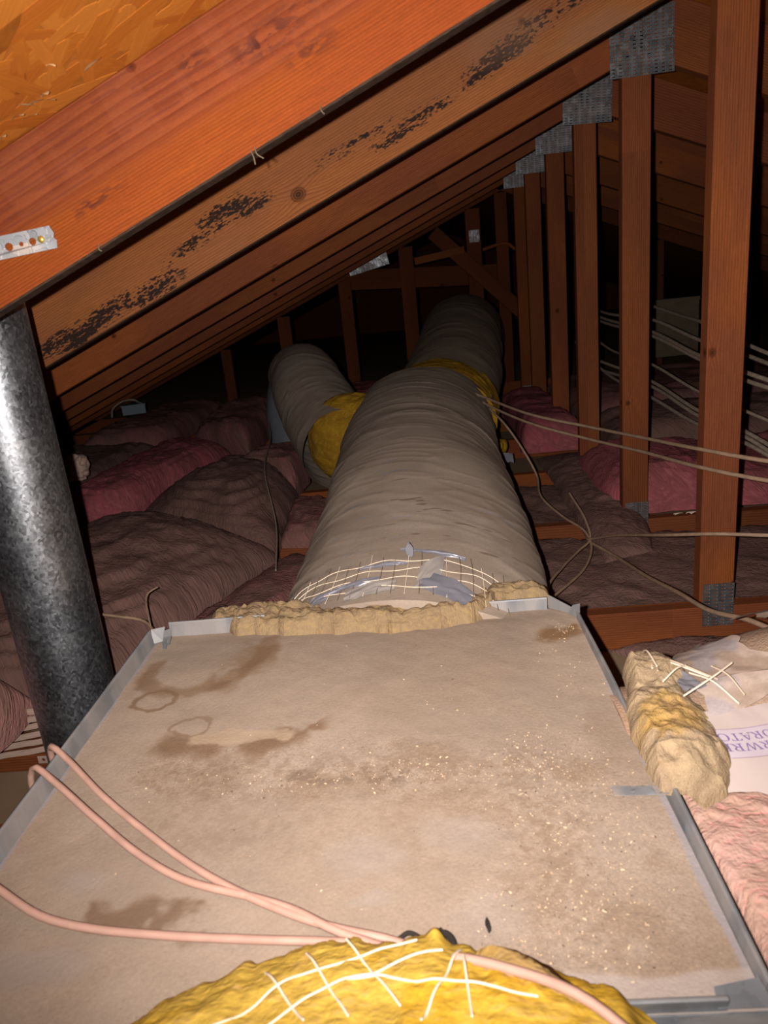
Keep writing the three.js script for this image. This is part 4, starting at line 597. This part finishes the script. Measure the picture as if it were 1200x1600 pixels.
// ---------------------------------------------------------------- lower left: blocking, strap, paper edges
tag(mesh('wood_block', board([-1.3, 0.0195, -1.235], [-0.60, 0.0195, -1.235], 0.036, 0.085, [0, 1, 0], 0.3, 0.05), woodMats[0]), 'flat orange wood block on the ceiling board left of the pipe foot', 'wood block');
{ const t = thing('paper_stack', 'layered tan paper edges under the batt beside the pipe foot', 'paper', [-0.80, 0.039, -1.18]); for (let i = 0; i < 6; i++) mesh('sheet', gridGeo(12, 4, (a, b) => new THREE.Vector3(-0.855 + 0.112 * a, 0.0425 + i * 0.0135 + 0.010 * b + 0.005 * fbm(a * 3, i, 2, 1100) + 0.010 * a, -1.172 - 0.004 * b - i * 0.006 - 0.01 * a)), whiteMat, t); }
{ const t = thing('metal_strap', 'small white punched strap end on the wood block by the pipe foot', 'strap', [-0.79, 0.02, -1.19]); const s = new THREE.Shape(); s.moveTo(-0.015, -0.008); s.lineTo(0.012, -0.008); s.lineTo(0.014, 0.0); s.lineTo(0.010, 0.008); s.lineTo(-0.015, 0.008); s.closePath(); const h = new THREE.Path(); h.absarc(-0.004, 0.0, 0.0034, 0, 6.283, false); s.holes.push(h); const h2 = new THREE.Path(); h2.absarc(0.0085, 0.001, 0.0018, 0, 6.283, false); s.holes.push(h2); const g = new THREE.ExtrudeGeometry(s, { depth: 0.001, bevelEnabled: false, curveSegments: 14 }); g.translate(-0.778, 0.028, -1.1905); mesh('band', g, whiteMat, t); }
{ const t = thing('hanger_strap', 'perforated metal hanger strap nailed to the orange rafter at left', 'strap', [-0.44, 0.92, -0.897]); const s = new THREE.Shape(), w = 0.0125; s.moveTo(-0.11, -w); s.lineTo(0.028, -w); s.lineTo(0.030, -0.004); s.lineTo(0.0275, -0.001); s.lineTo(0.0295, 0.004); s.lineTo(0.0265, w); s.lineTo(-0.11, w);
  s.closePath(); for (const [x, r] of [[0.002, 0.0042], [-0.012, 0.0026], [-0.027, 0.0046], [-0.047, 0.0026], [-0.065, 0.0046], [-0.085, 0.0026]]) { const h = new THREE.Path(); h.absarc(x, 0, r, 0, 6.283, false); s.holes.push(h); }
  const g = new THREE.ExtrudeGeometry(s, { depth: 0.0012, bevelEnabled: false, curveSegments: 16 }), p = g.attributes.position; for (let i = 0; i < p.count; i++) { const x = p.getX(i); p.setZ(i, p.getZ(i) + 0.0004 + (x < -0.004 ? (x + 0.004) ** 2 * 1.2 : 0)); } g.computeVertexNormals(); g.rotateZ(0.105).translate(-0.437, 0.922, -0.8998); mesh('band', g, strapMat, t);
  const nail = new THREE.SphereGeometry(0.0042, 12, 6, 0, 6.283, 0, 1.57).rotateX(Math.PI / 2).scale(1, 1, 0.6).translate(-0.4245, 0.9235, -0.8982); mesh('nail', nail, nailMat, t); }
tag(mesh('crumpled_lump', (() => { const g = new THREE.IcosahedronGeometry(1, 14); const p = g.attributes.position; for (let i = 0; i < p.count; i++) { const x = p.getX(i), y = p.getY(i), z = p.getZ(i), r = 1 + 0.55 * (fbm3(x * 1.6 + 3, y * 1.6, z * 1.6, 3, 1120) - 0.5) - 0.2 * Math.pow(1 - Math.abs(2 * n3(x * 2 + 5, y * 2, z * 2, 1121) - 1), 4); p.setXYZ(i, x * r * 0.052 - 1.30, 0.29 + y * r * 0.055, -2.62 + z * r * 0.05); } g.computeVertexNormals(); return g; })(), whiteMat), 'white crumpled lump on the batt just right of the pipe', 'lump');
{ const t = thing('junction_box', 'pale blue electrical box on the dark batt under the low rafters', 'box', [-1.72, 0.232, -4.3]); const g = new THREE.BoxGeometry(0.13, 0.05, 0.09, 2, 2, 2); g.rotateY(0.3).translate(-1.70, 0.26, -4.3); mesh('case', g, blueMat, t); mesh('lid', new THREE.BoxGeometry(0.138, 0.006, 0.098).rotateY(0.3).translate(-1.70, 0.288, -4.3), blueMat, t); }
{ const t = thing('storage_panel', 'pale upright panel standing in the dark behind the second king post', 'panel', [1.5, 0.24, -4.55]); const g = new THREE.BoxGeometry(0.30, 0.31, 0.04); g.translate(1.49, 0.40, -4.55); mesh('face', g, panelMat, t); mesh('edge_trim', new THREE.BoxGeometry(0.31, 0.02, 0.045).translate(1.49, 0.565, -4.55), panelMat, t); }
tag(mesh('silver_scrap', gridGeo(8, 5, (i, j) => new THREE.Vector3(0.262 + 0.06 * i, 0.135 + 0.03 * j + 0.012 * fbm(i * 3, j * 3, 2, 1130), -2.74 - 0.03 * j)), filmMat), 'small silver foil scrap on the floor right of the big duct', 'foil scrap');
{ const R = rng(1140), t = thing('fibre_shreds', 'white thread shreds on the second bottom chord between the king posts', 'debris', [0.76, 0.091, -2.13]); for (let i = 0; i < 9; i++) { const x = 0.73 + R() * 0.06, a = R() * 3; mesh('shred', tube([[x, 0.0925, -2.125 - R() * 0.02], [x + 0.015 * Math.cos(a), 0.097, -2.13], [x + 0.03 * Math.cos(a), 0.0925, -2.125 - R() * 0.02]], 0.0011, 8, 5), threadMat, t); } }

// ---------------------------------------------------------------- cables
function cable(pts, r, m, label, group) { const t = mesh('cable', tube(pts, r), m); return tag(t, label, 'cable', group); }
cable([[-0.47, 0.10, -0.80], [-0.484, 0.22, -0.772], [-0.485, 0.325, -0.755], [-0.474, 0.351, -0.742], [-0.446, 0.3465, -0.721], [-0.384, 0.336, -0.666], [-0.315, 0.329, -0.611], [-0.247, 0.327, -0.559], [-0.184, 0.326, -0.521], [-0.123, 0.326, -0.492], [-0.066, 0.327, -0.473], [-0.045, 0.325, -0.466]], 0.0038, cablePink, 'uppermost of the pink cables draped over the box, bending over its left rim');
cable([[-0.49, 0.10, -0.74], [-0.491, 0.22, -0.728], [-0.490, 0.325, -0.712], [-0.476, 0.350, -0.704], [-0.443, 0.3465, -0.681], [-0.377, 0.336, -0.630], [-0.311, 0.329, -0.580], [-0.256, 0.327, -0.547], [-0.184, 0.326, -0.523], [-0.148, 0.327, -0.507], [-0.108, 0.327, -0.483], [-0.06, 0.327, -0.462]], 0.0038, cablePink, 'middle pink cable on the box that joins the uppermost one');
cable([[-0.53, 0.22, -0.60], [-0.50, 0.335, -0.575], [-0.47, 0.349, -0.555], [-0.430, 0.340, -0.536], [-0.381, 0.329, -0.513], [-0.333, 0.327, -0.499], [-0.261, 0.326, -0.488], [-0.175, 0.326, -0.479], [-0.089, 0.326, -0.471], [-0.045, 0.326, -0.462]], 0.0038, cablePink, 'lowest pink cable on the box running along the yellow fibreglass');
cable([[-0.01, 0.345, -0.437], [0.006, 0.349, -0.430], [0.030, 0.353, -0.418], [0.051, 0.359, -0.404], [0.071, 0.363, -0.389], [0.092, 0.362, -0.370], [0.13, 0.35, -0.33]], 0.0038, cablePink, 'pink cable stub leaving the yellow fibreglass toward the lower right');
cable([[0.090, 0.476, -2.600], [0.192, 0.440, -2.500], [0.316, 0.418, -2.200], [0.440, 0.409, -2.000], [0.505, 0.427, -1.750], [0.542, 0.461, -1.450], [0.598, 0.470, -1.300], [0.70, 0.49, -1.1]], 0.0042, cableDusty, 'upper of two dusty cables strung from the duct across the front king posts');
cable([[0.101, 0.470, -2.600], [0.190, 0.422, -2.500], [0.315, 0.391, -2.200], [0.440, 0.375, -2.000], [0.505, 0.393, -1.750], [0.543, 0.424, -1.450], [0.600, 0.434, -1.300], [0.70, 0.455, -1.1]], 0.0042, cableDusty, 'lower of two dusty cables strung from the duct across the front king posts');
cable([[0.225, 0.385, -2.550], [0.267, 0.341, -2.450], [0.310, 0.272, -2.400], [0.346, 0.194, -2.350], [0.336, 0.163, -2.200], [0.375, 0.141, -2.050], [0.41, 0.133, -1.95], [0.415, 0.118, -1.880], [0.372, 0.108, -1.750], [0.250, 0.118, -1.550]], 0.0036, cableDusty, 'curving cable hanging from the duct side down to the knot of cables');
cable([[0.41, 0.185, -2.13], [0.423, 0.15, -1.980], [0.417, 0.123, -1.900], [0.375, 0.117, -1.840], [0.311, 0.125, -1.720], [0.245, 0.138, -1.560], [0.23, 0.12, -1.45]], 0.0036, cableDusty, 'looped cable from the knot back under the big duct');
cable([[0.412, 0.121, -1.905], [0.428, 0.144, -1.850], [0.444, 0.184, -1.750], [0.484, 0.288, -1.450], [0.534, 0.321, -1.350], [0.605, 0.330, -1.300], [0.75, 0.35, -1.2]], 0.0036, cableDusty, 'level thin cable from the knot crossing the foot of the front king post');
cable([[0.417, 0.116, -1.895], [0.443, 0.131, -1.750], [0.448, 0.179, -1.500], [0.447, 0.229, -1.300], [0.449, 0.262, -1.150], [0.468, 0.298, -1.03], [0.485, 0.30, -0.96], [0.50, 0.25, -0.92]], 0.0042, cableDusty, 'cable sloping from the knot down to the printed duct');
const bundle = [[[0.825, 0.610, -4.000], [0.815, 0.585, -3.300], [0.836, 0.570, -2.750], [0.832, 0.535, -2.300], [0.840, 0.521, -2.000], [0.870, 0.505, -1.850]], [[0.884, 0.631, -4.200], [0.839, 0.604, -3.400], [0.881, 0.600, -2.900], [0.903, 0.558, -2.500], [0.922, 0.539, -2.200], [0.938, 0.520, -2.000]], [[0.825, 0.591, -4.000], [0.814, 0.569, -3.300], [0.836, 0.556, -2.750], [0.851, 0.517, -2.350], [0.862, 0.492, -2.050], [0.895, 0.477, -1.900]], [[0.824, 0.546, -4.000], [0.819, 0.463, -3.300], [0.837, 0.454, -2.750], [0.872, 0.407, -2.400], [0.908, 0.387, -2.150], [0.948, 0.366, -2.000]], [[0.762, 0.424, -3.200], [0.823, 0.400, -2.700], [0.855, 0.356, -2.350], [0.890, 0.339, -2.100], [0.928, 0.309, -1.950]], [[0.775, 0.383, -3.200], [0.823, 0.382, -2.700], [0.856, 0.339, -2.350], [0.891, 0.324, -2.100], [0.929, 0.290, -1.950]], [[0.780, 0.453, -3.800], [0.788, 0.368, -3.200], [0.823, 0.342, -2.700], [0.856, 0.311, -2.350], [0.891, 0.306, -2.100], [0.930, 0.279, -1.950]], [[0.967, 0.632, -3.200], [0.975, 0.609, -2.900], [0.959, 0.598, -2.600], [0.963, 0.559, -2.300], [0.984, 0.530, -2.100]]];
const BL = ['second highest grey cable behind the front king post, beside its twin', 'upper grey cable just above the pair behind the front king post', 'lower twin of the grey cable pair behind the front king post', 'single grey cable midway between the upper pair and the lower bundle', 'top cable of the lower bundle behind the front king post', 'middle cable of the lower bundle behind the front king post', 'bottom cable of the lower bundle behind the front king post', 'highest dark grey cable behind the front king post'];
bundle.forEach((p, i) => { const a = p[p.length - 1], b = p[p.length - 2]; p.push([a[0] + (a[0] - b[0]) * 3 + 0.03, a[1] + (a[1] - b[1]) * 3, a[2] + (a[2] - b[2]) * 3]); cable(p, i === 3 ? 0.005 : 0.0062, cableGrey, BL[i]); });
cable([[-0.76, 0.215, -1.42], [-0.723, 0.232, -1.396], [-0.659, 0.232, -1.374], [-0.608, 0.222, -1.366], [-0.566, 0.205, -1.321], [-0.511, 0.18, -1.262]], 0.0033, cableDusty, 'thin white cable arching over the pink batt beside the vent pipe');
cable([[-0.554, 0.20, -1.280], [-0.586, 0.24, -1.342], [-0.606, 0.265, -1.406], [-0.591, 0.27, -1.426]], 0.0018, cableDusty, 'thin looped wire standing up from the batt near the box corner');
cable([[-0.393, 0.19, -1.679], [-0.451, 0.2, -2.014], [-0.56, 0.26, -2.45], [-0.66, 0.258, -3.103], [-0.861, 0.285, -4.0]], 0.0026, cableGrey, 'dusty cable running back over the batts left of the big duct');
cable([[-1.80, 0.24, -4.2], [-1.788, 0.282, -4.2], [-1.726, 0.321, -4.2], [-1.66, 0.327, -4.2], [-1.64, 0.292, -4.27]], 0.006, cableGrey, 'pale wire loop arching above the blue electrical box');

renderer.render(scene, camera);
